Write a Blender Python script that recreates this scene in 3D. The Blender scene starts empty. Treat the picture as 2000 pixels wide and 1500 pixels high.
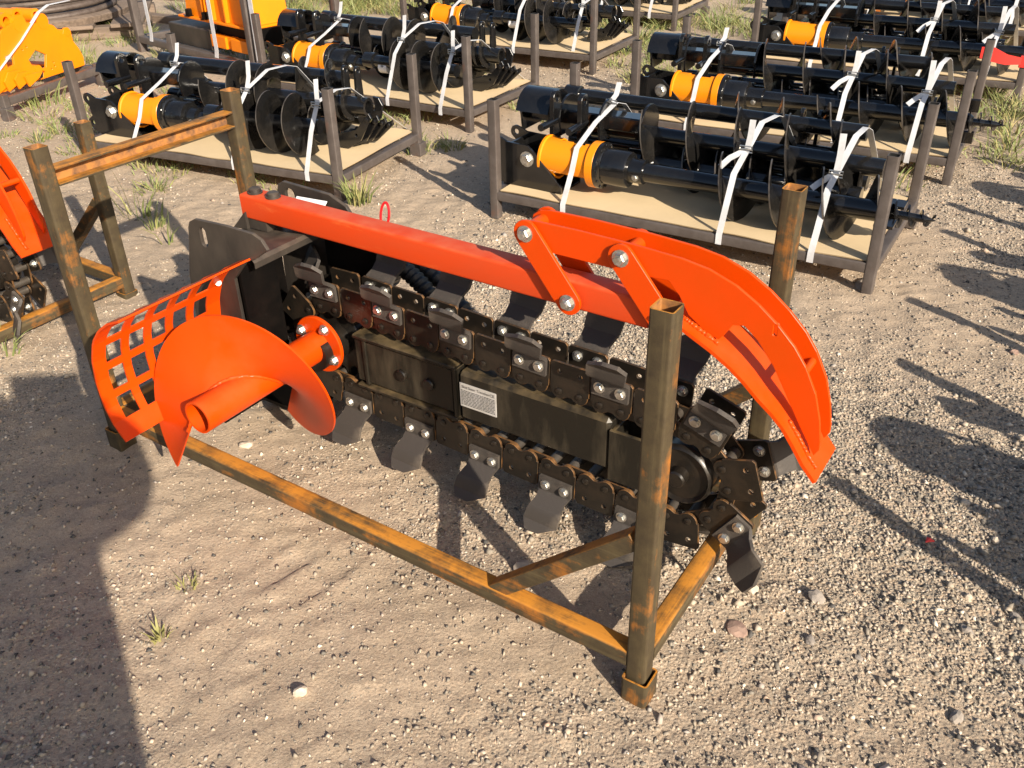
import bpy, math, random
import numpy as np
from mathutils import Vector, Matrix, noise as mnoise

# ------------------------------------------------------------------ camera, world, sun, exposure
SC = bpy.context.scene
COL = SC.collection
PI = math.pi
O0 = (-1.16308, 2.24205)          # near left post of the trencher crate on the ground
YAW = -0.5875                     # direction of the crate's long side
PITCH, ROLL, CAMZ = math.radians(31.787), math.radians(-1.385), 1.5714
cam_d = bpy.data.cameras.new('camera')
cam_d.sensor_width = 36.0
cam_d.lens = 1784.86 / 2000 * 36
cam_d.clip_start, cam_d.clip_end = 0.02, 600
cam = bpy.data.objects.new('camera', cam_d)
COL.objects.link(cam)
_f = Vector((0, math.cos(PITCH), -math.sin(PITCH)))
_u = Vector((0, math.sin(PITCH), math.cos(PITCH)))
_r = Vector((1, 0, 0))
_rr = math.cos(ROLL) * _r + math.sin(ROLL) * _u
_uu = -math.sin(ROLL) * _r + math.cos(ROLL) * _u
m = Matrix((( _rr.x, _uu.x, -_f.x, 0), (_rr.y, _uu.y, -_f.y, 0), (_rr.z, _uu.z, -_f.z, CAMZ), (0, 0, 0, 1)))
cam.matrix_world = m
SC.camera = cam

SUN_L = Vector((1.78, -0.845, 1.0))          # towards the sun, in the crate's own axes
RZ = Matrix.Rotation(YAW, 4, 'Z')
SUN = (RZ @ SUN_L).normalized()
world = bpy.data.worlds.new('World')
SC.world = world
world.use_nodes = True
wn = world.node_tree
sky = wn.nodes.new('ShaderNodeTexSky')
sky.sky_type = 'NISHITA'
sky.sun_disc = False
sky.sun_elevation = math.asin(SUN.z)
sky.sun_rotation = math.atan2(SUN.x, SUN.y)
sky.air_density, sky.dust_density = 1.0, 2.0
wn.links.new(sky.outputs[0], wn.nodes['Background'].inputs[0])
wn.nodes['Background'].inputs[1].default_value = 0.078
sun_d = bpy.data.lights.new('sun', 'SUN')
sun_d.energy = 5.0
sun_d.angle = math.radians(0.55)
sun_d.color = (1.0, 0.89, 0.74)
sun = bpy.data.objects.new('sun', sun_d)
COL.objects.link(sun)
sun.rotation_euler = SUN.to_track_quat('Z', 'Y').to_euler()
vs = SC.view_settings
vs.view_transform, vs.look, vs.exposure, vs.gamma = 'Standard', 'None', 0.84, 1.0
vs.use_curve_mapping = False

# ------------------------------------------------------------------ materials
MATS = {}


def mat(name, col, rough=0.6, metal=0.0, var=None, vscale=8.0, stretch=(1, 1, 1), detail=6.0, lo=0.4, hi=0.6, bump=0.0, bscale=60.0,
        coat=0.0, var2=None, v2scale=3.0, lo2=0.55, hi2=0.7, rough2=None, spec=0.5, up=None, upamt=0.5):
    """principled material: base colour, noise patches of a second and a third colour, dust on upward faces, bump"""
    mt = bpy.data.materials.new(name)
    mt.use_nodes = True
    nt = mt.node_tree
    N, L = nt.nodes, nt.links
    b = N['Principled BSDF']
    b.inputs['Roughness'].default_value = rough
    b.inputs['Metallic'].default_value = metal
    b.inputs['Specular IOR Level'].default_value = spec
    if coat:
        b.inputs['Coat Weight'].default_value = coat
        b.inputs['Coat Roughness'].default_value = 0.12
    tc = N.new('ShaderNodeTexCoord')
    mp = N.new('ShaderNodeMapping')
    L.new(tc.outputs['Object'], mp.inputs[0])
    mp.inputs['Scale'].default_value = stretch
    cur = None

    def patches(prev, colour, scale, lo_, hi_, off):
        nz = N.new('ShaderNodeTexNoise')
        nz.inputs['Scale'].default_value = scale
        nz.inputs['Detail'].default_value = detail
        nz.inputs['Roughness'].default_value = 0.62
        nz.noise_dimensions = '4D'
        nz.inputs['W'].default_value = off
        L.new(mp.outputs[0], nz.inputs['Vector'])
        mr = N.new('ShaderNodeMapRange')
        mr.inputs[1].default_value, mr.inputs[2].default_value = lo_, hi_
        L.new(nz.outputs[0], mr.inputs[0])
        mx = N.new('ShaderNodeMix')
        mx.data_type = 'RGBA'
        L.new(mr.outputs[0], mx.inputs['Factor'])
        if prev is None:
            mx.inputs['A'].default_value = (*col, 1)
        else:
            L.new(prev, mx.inputs['A'])
        mx.inputs['B'].default_value = (*colour, 1)
        return mx.outputs['Result'], mr.outputs[0]
    fac = None
    if var is not None:
        cur, fac = patches(cur, var, vscale, lo, hi, 1.7)
    if var2 is not None:
        cur, fac2 = patches(cur, var2, v2scale, lo2, hi2, 5.3)
    if up is not None:
        g = N.new('ShaderNodeNewGeometry')
        sx = N.new('ShaderNodeSeparateXYZ')
        L.new(g.outputs['Normal'], sx.inputs[0])
        nz = N.new('ShaderNodeTexNoise')
        nz.inputs['Scale'].default_value = 22
        nz.inputs['Detail'].default_value = 7
        L.new(tc.outputs['Object'], nz.inputs['Vector'])
        mr = N.new('ShaderNodeMapRange')
        mr.inputs[1].default_value, mr.inputs[2].default_value = 0.35, 0.75
        mr.inputs[4].default_value = upamt
        L.new(nz.outputs[0], mr.inputs[0])
        mr2 = N.new('ShaderNodeMapRange')
        mr2.inputs[1].default_value, mr2.inputs[2].default_value = 0.3, 0.95
        L.new(sx.outputs[2], mr2.inputs[0])
        mu = N.new('ShaderNodeMath')
        mu.operation = 'MULTIPLY'
        L.new(mr.outputs[0], mu.inputs[0])
        L.new(mr2.outputs[0], mu.inputs[1])
        mx = N.new('ShaderNodeMix')
        mx.data_type = 'RGBA'
        L.new(mu.outputs[0], mx.inputs['Factor'])
        if cur is None:
            mx.inputs['A'].default_value = (*col, 1)
        else:
            L.new(cur, mx.inputs['A'])
        mx.inputs['B'].default_value = (*up, 1)
        cur = mx.outputs['Result']
    if cur is None:
        b.inputs['Base Color'].default_value = (*col, 1)
    else:
        L.new(cur, b.inputs['Base Color'])
    if rough2 is not None and fac is not None:
        mr = N.new('ShaderNodeMapRange')
        mr.inputs[3].default_value, mr.inputs[4].default_value = rough, rough2
        L.new(fac, mr.inputs[0])
        L.new(mr.outputs[0], b.inputs['Roughness'])
    if bump:
        nz = N.new('ShaderNodeTexNoise')
        nz.inputs['Scale'].default_value = bscale
        nz.inputs['Detail'].default_value = 5
        L.new(tc.outputs['Object'], nz.inputs['Vector'])
        bp = N.new('ShaderNodeBump')
        bp.inputs['Strength'].default_value = bump
        bp.inputs['Distance'].default_value = 0.003
        L.new(nz.outputs[0], bp.inputs['Height'])
        L.new(bp.outputs[0], b.inputs['Normal'])
    MATS[name] = mt
    return mt




def rust_mat(name, st, amount, upamt):
    """bare mill-scale tube: grey-olive scale, fine draw lines, orange rust in patches, rust on upward faces, its colour brightened for grazing sun"""
    mt = bpy.data.materials.new(name)
    mt.use_nodes = True
    N, L = mt.node_tree.nodes, mt.node_tree.links
    b = N['Principled BSDF']
    b.inputs['Specular IOR Level'].default_value = 0.25
    tc = N.new('ShaderNodeTexCoord')
    mp = N.new('ShaderNodeMapping')
    mp.inputs['Scale'].default_value = st
    L.new(tc.outputs['Object'], mp.inputs[0])

    def nz(scale, det, vec, w):
        n = N.new('ShaderNodeTexNoise')
        n.noise_dimensions = '4D'
        n.inputs['W'].default_value = w
        n.inputs['Scale'].default_value = scale
        n.inputs['Detail'].default_value = det
        n.inputs['Roughness'].default_value = 0.68
        L.new(vec, n.inputs['Vector'])
        return n.outputs[0]

    def mr(src, a, c, o1=1.0):
        n = N.new('ShaderNodeMapRange')
        n.inputs[1].default_value, n.inputs[2].default_value, n.inputs[4].default_value = a, c, o1
        L.new(src, n.inputs[0])
        return n.outputs[0]

    def mth(op, x, y):
        n = N.new('ShaderNodeMath')
        n.operation = op
        for i, q in enumerate((x, y)):
            if isinstance(q, float):
                n.inputs[i].default_value = q
            else:
                L.new(q, n.inputs[i])
        return n.outputs[0]

    def mix(fac, x, y):
        n = N.new('ShaderNodeMix')
        n.data_type = 'RGBA'
        L.new(fac, n.inputs['Factor'])
        for k, q in (('A', x), ('B', y)):
            if isinstance(q, tuple):
                n.inputs[k].default_value = (*q, 1)
            else:
                L.new(q, n.inputs[k])
        return n.outputs['Result']
    ob, sv = tc.outputs['Object'], mp.outputs[0]
    c = mix(mr(nz(26, 10, ob, 0.3), 0.36, 0.66), (0.072, 0.054, 0.028), (0.044, 0.032, 0.019))
    c = mix(mr(nz(1.0, 6, sv, 2.2), 0.52, 0.75, 0.45), c, (0.165, 0.130, 0.068))
    broad = mth('MULTIPLY', nz(9, 11, ob, 4.4), mth('ADD', mth('MULTIPLY', nz(0.55, 6, sv, 7.1), 0.5), 0.25))
    c = mix(mr(broad, amount, amount + 0.09), c, (0.34, 0.125, 0.020))
    g = N.new('ShaderNodeNewGeometry')
    sx = N.new('ShaderNodeSeparateXYZ')
    L.new(g.outputs['Normal'], sx.inputs[0])
    sunlit_rust = mth('MULTIPLY', mr(sx.outputs[2], 0.3, 0.95), mr(mth('ADD', mth('MULTIPLY', nz(1.3, 9, sv, 9.7), 0.45), mth('MULTIPLY', nz(14, 10, ob, 6.6), 0.55)), 0.40, 0.54, upamt))
    c = mix(sunlit_rust, c, (0.50, 0.205, 0.028))  # rust on top faces, lightened in colour to stand for grazing sun
    L.new(c, b.inputs['Base Color'])
    L.new(mr(nz(20, 6, ob, 1.1), 0.3, 0.7, 0.85), b.inputs['Roughness'])
    b.inputs['Roughness'].default_value = 0.6
    rr_ = N.new('ShaderNodeMapRange')
    rr_.inputs[3].default_value, rr_.inputs[4].default_value = 0.42, 0.8
    L.new(nz(20, 6, ob, 1.1), rr_.inputs[0])
    L.new(rr_.outputs[0], b.inputs['Roughness'])
    bp = N.new('ShaderNodeBump')
    bp.inputs['Strength'].default_value = 0.35
    bp.inputs['Distance'].default_value = 0.0015
    L.new(nz(150, 6, ob, 3.3), bp.inputs['Height'])
    L.new(bp.outputs[0], b.inputs['Normal'])
    MATS[name] = mt


rust_mat('rust_post', (70, 70, 2.5), 0.275, 1.0)
rust_mat('rust_rail', (2.5, 70, 70), 0.25, 0.95)
rust_mat('rust_cross', (70, 2.5, 70), 0.25, 0.95)
mat('rust_inner', (0.36, 0.15, 0.035), 0.8, 0, (0.12, 0.06, 0.03), 30)
mat('crate_steel', (0.088, 0.072, 0.064), 0.5, 0.25, (0.125, 0.105, 0.095), 5, (3, 3, 3), 6, 0.4, 0.65, 0.1, 90, var2=(0.17, 0.075, 0.045), v2scale=1.6, lo2=0.62, hi2=0.75)
mat('black_gloss', (0.0055, 0.0055, 0.006), 0.16, 0, (0.012, 0.0115, 0.011), 9, (1, 1, 1), 5, 0.4, 0.7, coat=0.35, spec=0.55)
mat('black_flight', (0.008, 0.0075, 0.007), 0.18, 0, (0.028, 0.024, 0.020), 5, (1, 1, 1), 7, 0.48, 0.78, spec=0.6, rough2=0.34)
mat('flight_edge_glint', (0.17, 0.145, 0.12), 0.35, 0.4, (0.05, 0.042, 0.036), 9)  # glint along the flight rims, put into the colour as a pale tone
mat('black_paint', (0.0035, 0.003, 0.0028), 0.45, 0, (0.008, 0.006, 0.005), 12, (1, 1, 1), 6, 0.45, 0.7, spec=0.12)
mat('dusty_black', (0.022, 0.018, 0.015), 0.5, 0, (0.058, 0.047, 0.037), 7, (1, 1, 0.5), 8, 0.42, 0.68, 0.1, 80, up=(0.16, 0.12, 0.085), upamt=0.6)
mat('beam_black', (0.014, 0.012, 0.009), 0.36, 0, (0.085, 0.068, 0.045), 10, (1, 1, 0.25), 8, 0.48, 0.74, 0.1, 80, up=(0.27, 0.19, 0.09), upamt=0.55, spec=0.25)
mat('chain_steel', (0.011, 0.009, 0.007), 0.34, 0.1, (0.030, 0.021, 0.014), 16, (1, 1, 1), 7, 0.48, 0.72, 0.15, 110, var2=(0.045, 0.038, 0.031), v2scale=5, lo2=0.62)
mat('chain_edge', (0.22, 0.105, 0.035), 0.5, 0.3, (0.05, 0.032, 0.018), 26, (1, 1, 1), 5, 0.42, 0.56)
mat('tooth_steel', (0.045, 0.038, 0.033), 0.6, 0.0, (0.14, 0.115, 0.09), 11, (1, 1, 1), 8, 0.45, 0.7, 0.25, 130)
mat('zinc', (0.62, 0.62, 0.60), 0.33, 0.9, (0.45, 0.43, 0.38), 60)
mat('roller_steel', (0.075, 0.062, 0.05), 0.45, 0.4, (0.10, 0.085, 0.07), 30)
mat('orange_paint', (0.61, 0.050, 0.0005), 0.36, 0, (0.53, 0.053, 0.001), 5, (1, 1, 1), 7, 0.4, 0.7, var2=(0.50, 0.080, 0.018), v2scale=3.2, lo2=0.56, hi2=0.82, spec=0.22, bump=0.06, bscale=160, up=(0.52, 0.11, 0.03), upamt=0.3)
mat('red_paint', (0.58, 0.050, 0.006), 0.5, 0, (0.50, 0.058, 0.014), 6, (0.5, 2, 2), 9, 0.4, 0.7, 0.08, 150, var2=(0.70, 0.17, 0.04), v2scale=9, lo2=0.60, hi2=0.78, spec=0.25, up=(0.58, 0.13, 0.055), upamt=0.7)
mat('red_plastic', (0.60, 0.012, 0.016), 0.35)
mat('yellow_paint', (0.74, 0.235, 0.004), 0.34, 0, (0.80, 0.24, 0.006), 6, spec=0.4)
mat('yellow_machine', (0.82, 0.225, 0.002), 0.42, 0, (0.74, 0.20, 0.003), 4, spec=0.35)
mat('cardboard', (0.64, 0.49, 0.29), 0.85, 0, (0.55, 0.42, 0.25), 3.5, (1, 1, 1), 7, 0.4, 0.7, 0.25, 10, var2=(0.40, 0.30, 0.18), v2scale=7, lo2=0.66, hi2=0.8)
mat('strap_white', (0.60, 0.61, 0.63), 0.5, 0, (0.50, 0.50, 0.51), 14, bump=0.2, bscale=40)
mat('ribbon_red', (0.75, 0.04, 0.03), 0.5)
mat('rubber', (0.012, 0.012, 0.012), 0.5)
mat('stone', (0.33, 0.28, 0.23), 0.9, 0, (0.20, 0.18, 0.165), 14, (1, 1, 1), 6, 0.4, 0.65, 0.5, 90)
mat('stone_red', (0.32, 0.215, 0.165), 0.9, 0, (0.22, 0.14, 0.11), 30, bump=0.5, bscale=90)
mat('stone_pale', (0.55, 0.46, 0.36), 0.9, 0, (0.42, 0.35, 0.27), 30, bump=0.5, bscale=90)
mat('grass_green', (0.13, 0.17, 0.045), 0.6, 0, (0.20, 0.22, 0.075), 1.3)
mat('grass_dry', (0.34, 0.28, 0.12), 0.7, 0, (0.24, 0.23, 0.08), 2)
mat('wire_rope', (0.075, 0.055, 0.045), 0.6, 0.2, (0.11, 0.085, 0.07), 20)
mat('weathered_wood', (0.21, 0.155, 0.115), 0.85, 0, (0.13, 0.095, 0.07), 4, (1, 12, 12))
mat('sticker', (0.80, 0.80, 0.80), 0.45)
mat('decal_grey', (0.46, 0.44, 0.42), 0.45, 0, (0.40, 0.38, 0.35), 20)
mat('ink', (0.02, 0.02, 0.022), 0.6)
mat('hole_dark', (0.004, 0.004, 0.004), 0.9)
mat('cloth_dark', (0.05, 0.06, 0.09), 0.9)
mat('skin', (0.45, 0.28, 0.2), 0.6)


def gravel_mat():
    mt = bpy.data.materials.new('gravel')
    mt.use_nodes = True
    N, L = mt.node_tree.nodes, mt.node_tree.links
    b = N['Principled BSDF']
    b.inputs['Roughness'].default_value = 0.85
    at = N.new('ShaderNodeAttribute')
    at.attribute_name = 'tone'
    rp = N.new('ShaderNodeValToRGB')
    cr = rp.color_ramp
    cr.elements[0].color = (0.07, 0.065, 0.06, 1)
    cr.elements[1].color = (0.66, 0.58, 0.47, 1)
    for ps, c in ((0.25, (0.21, 0.185, 0.15)), (0.5, (0.355, 0.295, 0.225)), (0.72, (0.455, 0.375, 0.285)), (0.80, (0.33, 0.295, 0.26)), (0.88, (0.44, 0.31, 0.22))):
        e = cr.elements.new(ps)
        e.color = (*c, 1)
    L.new(at.outputs['Fac'], rp.inputs[0])
    L.new(rp.outputs[0], b.inputs['Base Color'])
    MATS['gravel'] = mt


def ground_mat():
    mt = bpy.data.materials.new('ground')
    mt.use_nodes = True
    N, L = mt.node_tree.nodes, mt.node_tree.links
    b = N['Principled BSDF']
    b.inputs['Roughness'].default_value = 0.92
    b.inputs['Specular IOR Level'].default_value = 0.2
    tc = N.new('ShaderNodeTexCoord')

    def nz(scale, det, rough=0.6):
        n = N.new('ShaderNodeTexNoise')
        n.inputs['Scale'].default_value = scale
        n.inputs['Detail'].default_value = det
        n.inputs['Roughness'].default_value = rough
        L.new(tc.outputs['Object'], n.inputs['Vector'])
        return n.outputs[0]

    def mr(src, a, c, o0=0.0, o1=1.0):
        n = N.new('ShaderNodeMapRange')
        n.inputs[1].default_value, n.inputs[2].default_value = a, c
        n.inputs[3].default_value, n.inputs[4].default_value = o0, o1
        L.new(src, n.inputs[0])
        return n.outputs[0]

    def mix(fac, a, c):
        n = N.new('ShaderNodeMix')
        n.data_type = 'RGBA'
        L.new(fac, n.inputs['Factor'])
        for k, x in (('A', a), ('B', c)):
            if isinstance(x, tuple):
                n.inputs[k].default_value = (*x, 1)
            else:
                L.new(x, n.inputs[k])
        return n.outputs['Result']
    c = mix(mr(nz(1.1, 5), 0.35, 0.65), (0.455, 0.344, 0.238), (0.382, 0.290, 0.205))
    c = mix(mr(nz(9, 8, 0.7), 0.4, 0.7), c, (0.485, 0.375, 0.272))
    c = mix(mr(nz(55, 5, 0.7), 0.50, 0.68), c, (0.32, 0.25, 0.185))
    c = mix(mr(nz(330, 3, 0.7), 0.52, 0.66), c, (0.56, 0.45, 0.33))
    c = mix(mr(nz(260, 3, 0.7), 0.58, 0.68), c, (0.225, 0.178, 0.132))
    v = N.new('ShaderNodeTexVoronoi')
    v.inputs['Scale'].default_value = 115
    L.new(tc.outputs['Object'], v.inputs['Vector'])
    grain = mr(v.outputs['Distance'], 0.0, 0.6)
    vc = N.new('ShaderNodeSeparateColor')
    L.new(v.outputs['Color'], vc.inputs[0])
    at = N.new('ShaderNodeAttribute')
    at.attribute_name = 'grit'
    mu = N.new('ShaderNodeMath')
    mu.operation = 'MULTIPLY'
    L.new(mr(vc.outputs[0], 0.45, 0.55), mu.inputs[0])
    L.new(at.outputs['Fac'], mu.inputs[1])
    c2 = mix(mr(vc.outputs[1], 0.2, 0.8), (0.22, 0.19, 0.155), (0.52, 0.43, 0.32))
    c = mix(mu.outputs[0], c, c2)
    L.new(c, b.inputs['Base Color'])
    bp = N.new('ShaderNodeBump')
    bp.inputs['Strength'].default_value = 1.0
    bp.inputs['Distance'].default_value = 0.0055
    inv = N.new('ShaderNodeMath')
    inv.operation = 'SUBTRACT'
    L.new(nz(95, 10, 0.78), inv.inputs[0])
    mm = N.new('ShaderNodeMath')
    mm.operation = 'MULTIPLY'
    L.new(grain, mm.inputs[0])
    L.new(at.outputs['Fac'], mm.inputs[1])
    L.new(mm.outputs[0], inv.inputs[1])
    L.new(inv.outputs[0], bp.inputs['Height'])
    L.new(bp.outputs[0], b.inputs['Normal'])
    MATS['ground'] = mt


gravel_mat()
ground_mat()


# ------------------------------------------------------------------ mesh helpers
class MB:
    """collects vertices and faces of one mesh"""

    def __init__(s):
        s.v, s.f, s.mi = [], [], []

    def add(s, vs_, fs, mi=0):
        o = len(s.v)
        s.v += [tuple(x) for x in vs_]
        s.f += [tuple(i + o for i in f) for f in fs]
        s.mi += [mi] * len(fs)
        return s

    def box(s, x0, x1, y0, y1, z0, z1, mi=0, b=0.0, mx=None):
        if b <= 0:
            V = [(x, y, z) for z in (z0, z1) for y in (y0, y1) for x in (x0, x1)]
            F = [(0, 2, 3, 1), (4, 5, 7, 6), (0, 1, 5, 4), (2, 6, 7, 3), (0, 4, 6, 2), (1, 3, 7, 5)]
        else:
            # chamfered box: three shifted rectangles per axis
            V, idx = [], {}
            for sx in (0, 1):
                for sy in (0, 1):
                    for sz in (0, 1):
                        X, Y, Z = (x0, x1)[sx], (y0, y1)[sy], (z0, z1)[sz]
                        dx, dy, dz = (b, -b)[sx], (b, -b)[sy], (b, -b)[sz]
                        for a in range(3):
                            idx[sx, sy, sz, a] = len(V)
                            V.append((X if a == 0 else X + dx, Y if a == 1 else Y + dy, Z if a == 2 else Z + dz))
            F = []
            for a in range(3):
                for t in (0, 1):
                    q = []
                    for p, r in ((0, 0), (0, 1), (1, 1), (1, 0)):
                        k = [0, 0, 0]
                        k[a] = t
                        k[(a + 1) % 3] = p
                        k[(a + 2) % 3] = r
                        q.append(idx[k[0], k[1], k[2], a])
                    F.append(tuple(q if not t else q[::-1]))
            for a in range(3):
                b1, b2 = (a + 1) % 3, (a + 2) % 3
                for p in (0, 1):
                    for r in (0, 1):
                        def K(t, ax):
                            k = [0, 0, 0]
                            k[a], k[b1], k[b2] = t, p, r
                            return idx[k[0], k[1], k[2], ax]
                        F.append((K(0, b1), K(1, b1), K(1, b2), K(0, b2)))
            for sx in (0, 1):
                for sy in (0, 1):
                    for sz in (0, 1):
                        F.append(tuple(idx[sx, sy, sz, a] for a in range(3)))
        if mx is not None:
            V = [mx @ Vector(q) for q in V]
        return s.add(V, F, mi)

    def bar(s, p, q, w, t, mi=0, b=0.002, roll=0.0):
        """rectangular bar from p to q, w across and t high"""
        p, q = Vector(p), Vector(q)
        d = q - p
        L = d.length
        M_ = Matrix.Translation(p) @ d.to_track_quat('X', 'Z').to_matrix().to_4x4() @ Matrix.Rotation(roll, 4, 'X')
        return s.box(0, L, -w / 2, w / 2, -t / 2, t / 2, mi, b, M_)

    def tube_path(s, pts, r, n=10, mi=0, caps=True):
        pts = [Vector(q) for q in pts]
        rr = r if isinstance(r, (list, tuple)) else [r] * len(pts)
        rings, up = [], None
        for i, q in enumerate(pts):
            d = (pts[min(i + 1, len(pts) - 1)] - pts[max(i - 1, 0)]).normalized()
            if up is None:
                up = Vector((0, 0, 1)) if abs(d.z) < 0.9 else Vector((1, 0, 0))
            a = d.cross(up).normalized()
            up = a.cross(d).normalized()
            rings.append([q + (a * math.cos(k * 2 * PI / n) + up * math.sin(k * 2 * PI / n)) * rr[i] for k in range(n)])
        V = [v for R_ in rings for v in R_]
        F = []
        for i in range(len(pts) - 1):
            for k in range(n):
                a, b_ = i * n + k, i * n + (k + 1) % n
                F.append((a, b_, b_ + n, a + n))
        if caps:
            F.append(tuple(range(n))[::-1])
            F.append(tuple(range((len(pts) - 1) * n, len(pts) * n)))
        return s.add(V, F, mi)

    def lathe(s, prof, n=24, mi=0, mx=None, closed=False):
        """prof: (along x, radius) points turned round the X axis"""
        V, F = [], []
        for (x, r) in prof:
            for k in range(n):
                a = k * 2 * PI / n
                V.append((x, r * math.cos(a), r * math.sin(a)))
        m_ = len(prof)
        for i in range(m_ - 1 + (1 if closed else 0)):
            for k in range(n):
                a, b_ = i * n + k, i * n + (k + 1) % n
                c, d = ((i + 1) % m_) * n + (k + 1) % n, ((i + 1) % m_) * n + k
                F.append((a, d, c, b_))
        if not closed:
            if prof[0][1] > 1e-6:
                F.append(tuple(range(n)))
            if prof[-1][1] > 1e-6:
                F.append(tuple(range((m_ - 1) * n, m_ * n))[::-1])
        if mx is not None:
            V = [mx @ Vector(q) for q in V]
        return s.add(V, F, mi)

    def hexbolt(s, mx, r=0.010, h=0.008, washer=True, mi=0, shank=0.0):
        """bolt head along local +X with washer"""
        if washer:
            s.lathe([(0, r * 1.35), (0.0025, r * 1.35)], 14, mi, mx)
        V, F = [], []
        for x, q in ((0.002, r), (h * 0.8, r), (h, r * 0.85)):
            for k in range(6):
                a = k * PI / 3
                V.append((x, q * math.cos(a), q * math.sin(a)))
        for i in range(2):
            for k in range(6):
                F.append((i * 6 + k, (i + 1) * 6 + k, (i + 1) * 6 + (k + 1) % 6, i * 6 + (k + 1) % 6))
        F.append((12, 13, 14, 15, 16, 17)[::-1])
        s.add([mx @ Vector(q) for q in V], F, mi)
        if shank:
            s.lathe([(h, r * 0.5), (h + shank, r * 0.5)], 10, mi, mx)
        return s

    def sqtube(s, p, q, w, t=0.003, mi=0, mi_in=1, ends=(True, True)):
        """hollow square tube with rounded outside corners between p and q; ends: open or closed"""
        p, q = Vector(p), Vector(q)
        d = q - p
        L = d.length
        M_ = Matrix.Translation(p) @ d.to_track_quat('X', 'Z').to_matrix().to_4x4()
        h, c = w / 2, w * 0.13
        out = []
        for sx, sy in ((1, 1), (-1, 1), (-1, -1), (1, -1)):
            st = {(1, 1): 0, (-1, 1): PI / 2, (-1, -1): PI, (1, -1): 1.5 * PI}[sx, sy]
            for k in range(4):
                a = st + k * PI / 6
                out.append((sx * (h - c) + c * math.cos(a), sy * (h - c) + c * math.sin(a)))
        hi = h - t
        inn = []
        for sx, sy in ((1, 1), (-1, 1), (-1, -1), (1, -1)):
            st = {(1, 1): 0, (-1, 1): PI / 2, (-1, -1): PI, (1, -1): 1.5 * PI}[sx, sy]
            for k in range(4):
                a = st + k * PI / 6
                c2 = max(c - t, 0.0005)
                inn.append((sx * (hi - c2) + c2 * math.cos(a), sy * (hi - c2) + c2 * math.sin(a)))
        n = len(out)
        V = [M_ @ Vector((x, y, z)) for x in (0, L) for (y, z) in out]
        F = [(k, k + n, (k + 1) % n + n, (k + 1) % n)[::-1] for k in range(n)]
        s.add(V, F, mi)
        dep = min(L * 0.45, 0.16)
        for e, (x, xi) in enumerate(((0, dep), (L, L - dep))):
            if ends[e]:
                V = [M_ @ Vector((x, y, z)) for (y, z) in out] + [M_ @ Vector((x, y, z)) for (y, z) in inn]
                s.add(V, [(k, (k + 1) % n, (k + 1) % n + n, k + n) for k in range(n)], mi)
                V = [M_ @ Vector((x, y, z)) for (y, z) in inn] + [M_ @ Vector((xi, y, z)) for (y, z) in inn]
                s.add(V, [(k, (k + 1) % n, (k + 1) % n + n, k + n) for k in range(n)] + [tuple(range(n, 2 * n))], mi_in)
            else:
                s.add([M_ @ Vector((x, y, z)) for (y, z) in out], [tuple(range(n))], mi)
        return s

    def ribbon(s, prof, widths, th, shift=None, mi=0):
        """sheet that follows prof (list of Vector), widths along side axis per point given as (lo, hi) vectors"""
        n = len(prof)
        V, F = [], []
        for i in range(n):
            P, (a, b_), nn = prof[i], widths[i], shift[i]
            for q in (a, b_):
                for sg in (-0.5, 0.5):
                    V.append(P + q + nn * th * sg)
        for i in range(n - 1):
            o, p = i * 4, i * 4 + 4
            F += [(o, p, p + 2, o + 2), (o + 1, o + 3, p + 3, p + 1), (o, o + 1, p + 1, p), (o + 2, p + 2, p + 3, o + 3)]
        F += [(0, 2, 3, 1), (4 * n - 4, 4 * n - 3, 4 * n - 1, 4 * n - 2)]
        return s.add(V, F, mi)

    def helix(s, r0, r1, x0, x1, a0, a1, th, n=48, mi=0, rf=None, mx=None, rim=None):
        """helicoid sheet round the X axis"""
        V, F = [], []
        for i in range(n + 1):
            t = i / n
            a = a0 + (a1 - a0) * t
            x = x0 + (x1 - x0) * t
            R_ = r1 if rf is None else rf(t)
            for r in (r0, (r0 + R_) / 2, R_):
                for sg in (-0.5, 0.5):
                    V.append((x + sg * th, r * math.cos(a), r * math.sin(a)))
        for i in range(n):
            o, p = i * 6, i * 6 + 6
            for k in (0, 2):
                F += [(o + k, p + k, p + k + 2, o + k + 2), (o + k + 1, o + k + 3, p + k + 3, p + k + 1)]
            F += [(o + 4, p + 4, p + 5, o + 5)]
        F += [(0, 2, 3, 1), (2, 4, 5, 3), (n * 6, n * 6 + 1, n * 6 + 3, n * 6 + 2), (n * 6 + 2, n * 6 + 3, n * 6 + 5, n * 6 + 4)]
        if mx is not None:
            V = [mx @ Vector(q) for q in V]
        s.add(V, F, mi)
        if rim is not None:
            k0 = len(s.mi) - len(F)
            for i in range(n):
                s.mi[k0 + i * 5 + 4] = rim
        return s

    def mesh(s, name, mats, smooth=None):
        me = bpy.data.meshes.new(name)
        me.from_pydata(s.v, [], s.f)
        for k in (mats if isinstance(mats, (list, tuple)) else [mats]):
            me.materials.append(MATS[k])
        me.polygons.foreach_set('material_index', s.mi)
        if smooth:
            me.polygons.foreach_set('use_smooth', [True] * len(me.polygons))
            try:
                me.set_sharp_from_angle(angle=math.radians(smooth))
            except Exception:
                pass
        me.update()
        return me

    def obj(s, name, mats, parent=None, smooth=35):
        return link(name, s.mesh(name, mats, smooth), parent)


def link(name, me, parent=None):
    o = bpy.data.objects.new(name, me)
    COL.objects.link(o)
    if parent is not None:
        o.parent = parent
    return o


def tag(o, label, cat, group=None, kind=None):
    o['label'], o['category'] = label, cat
    if group:
        o['group'] = group
    if kind:
        o['kind'] = kind
    return o


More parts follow.
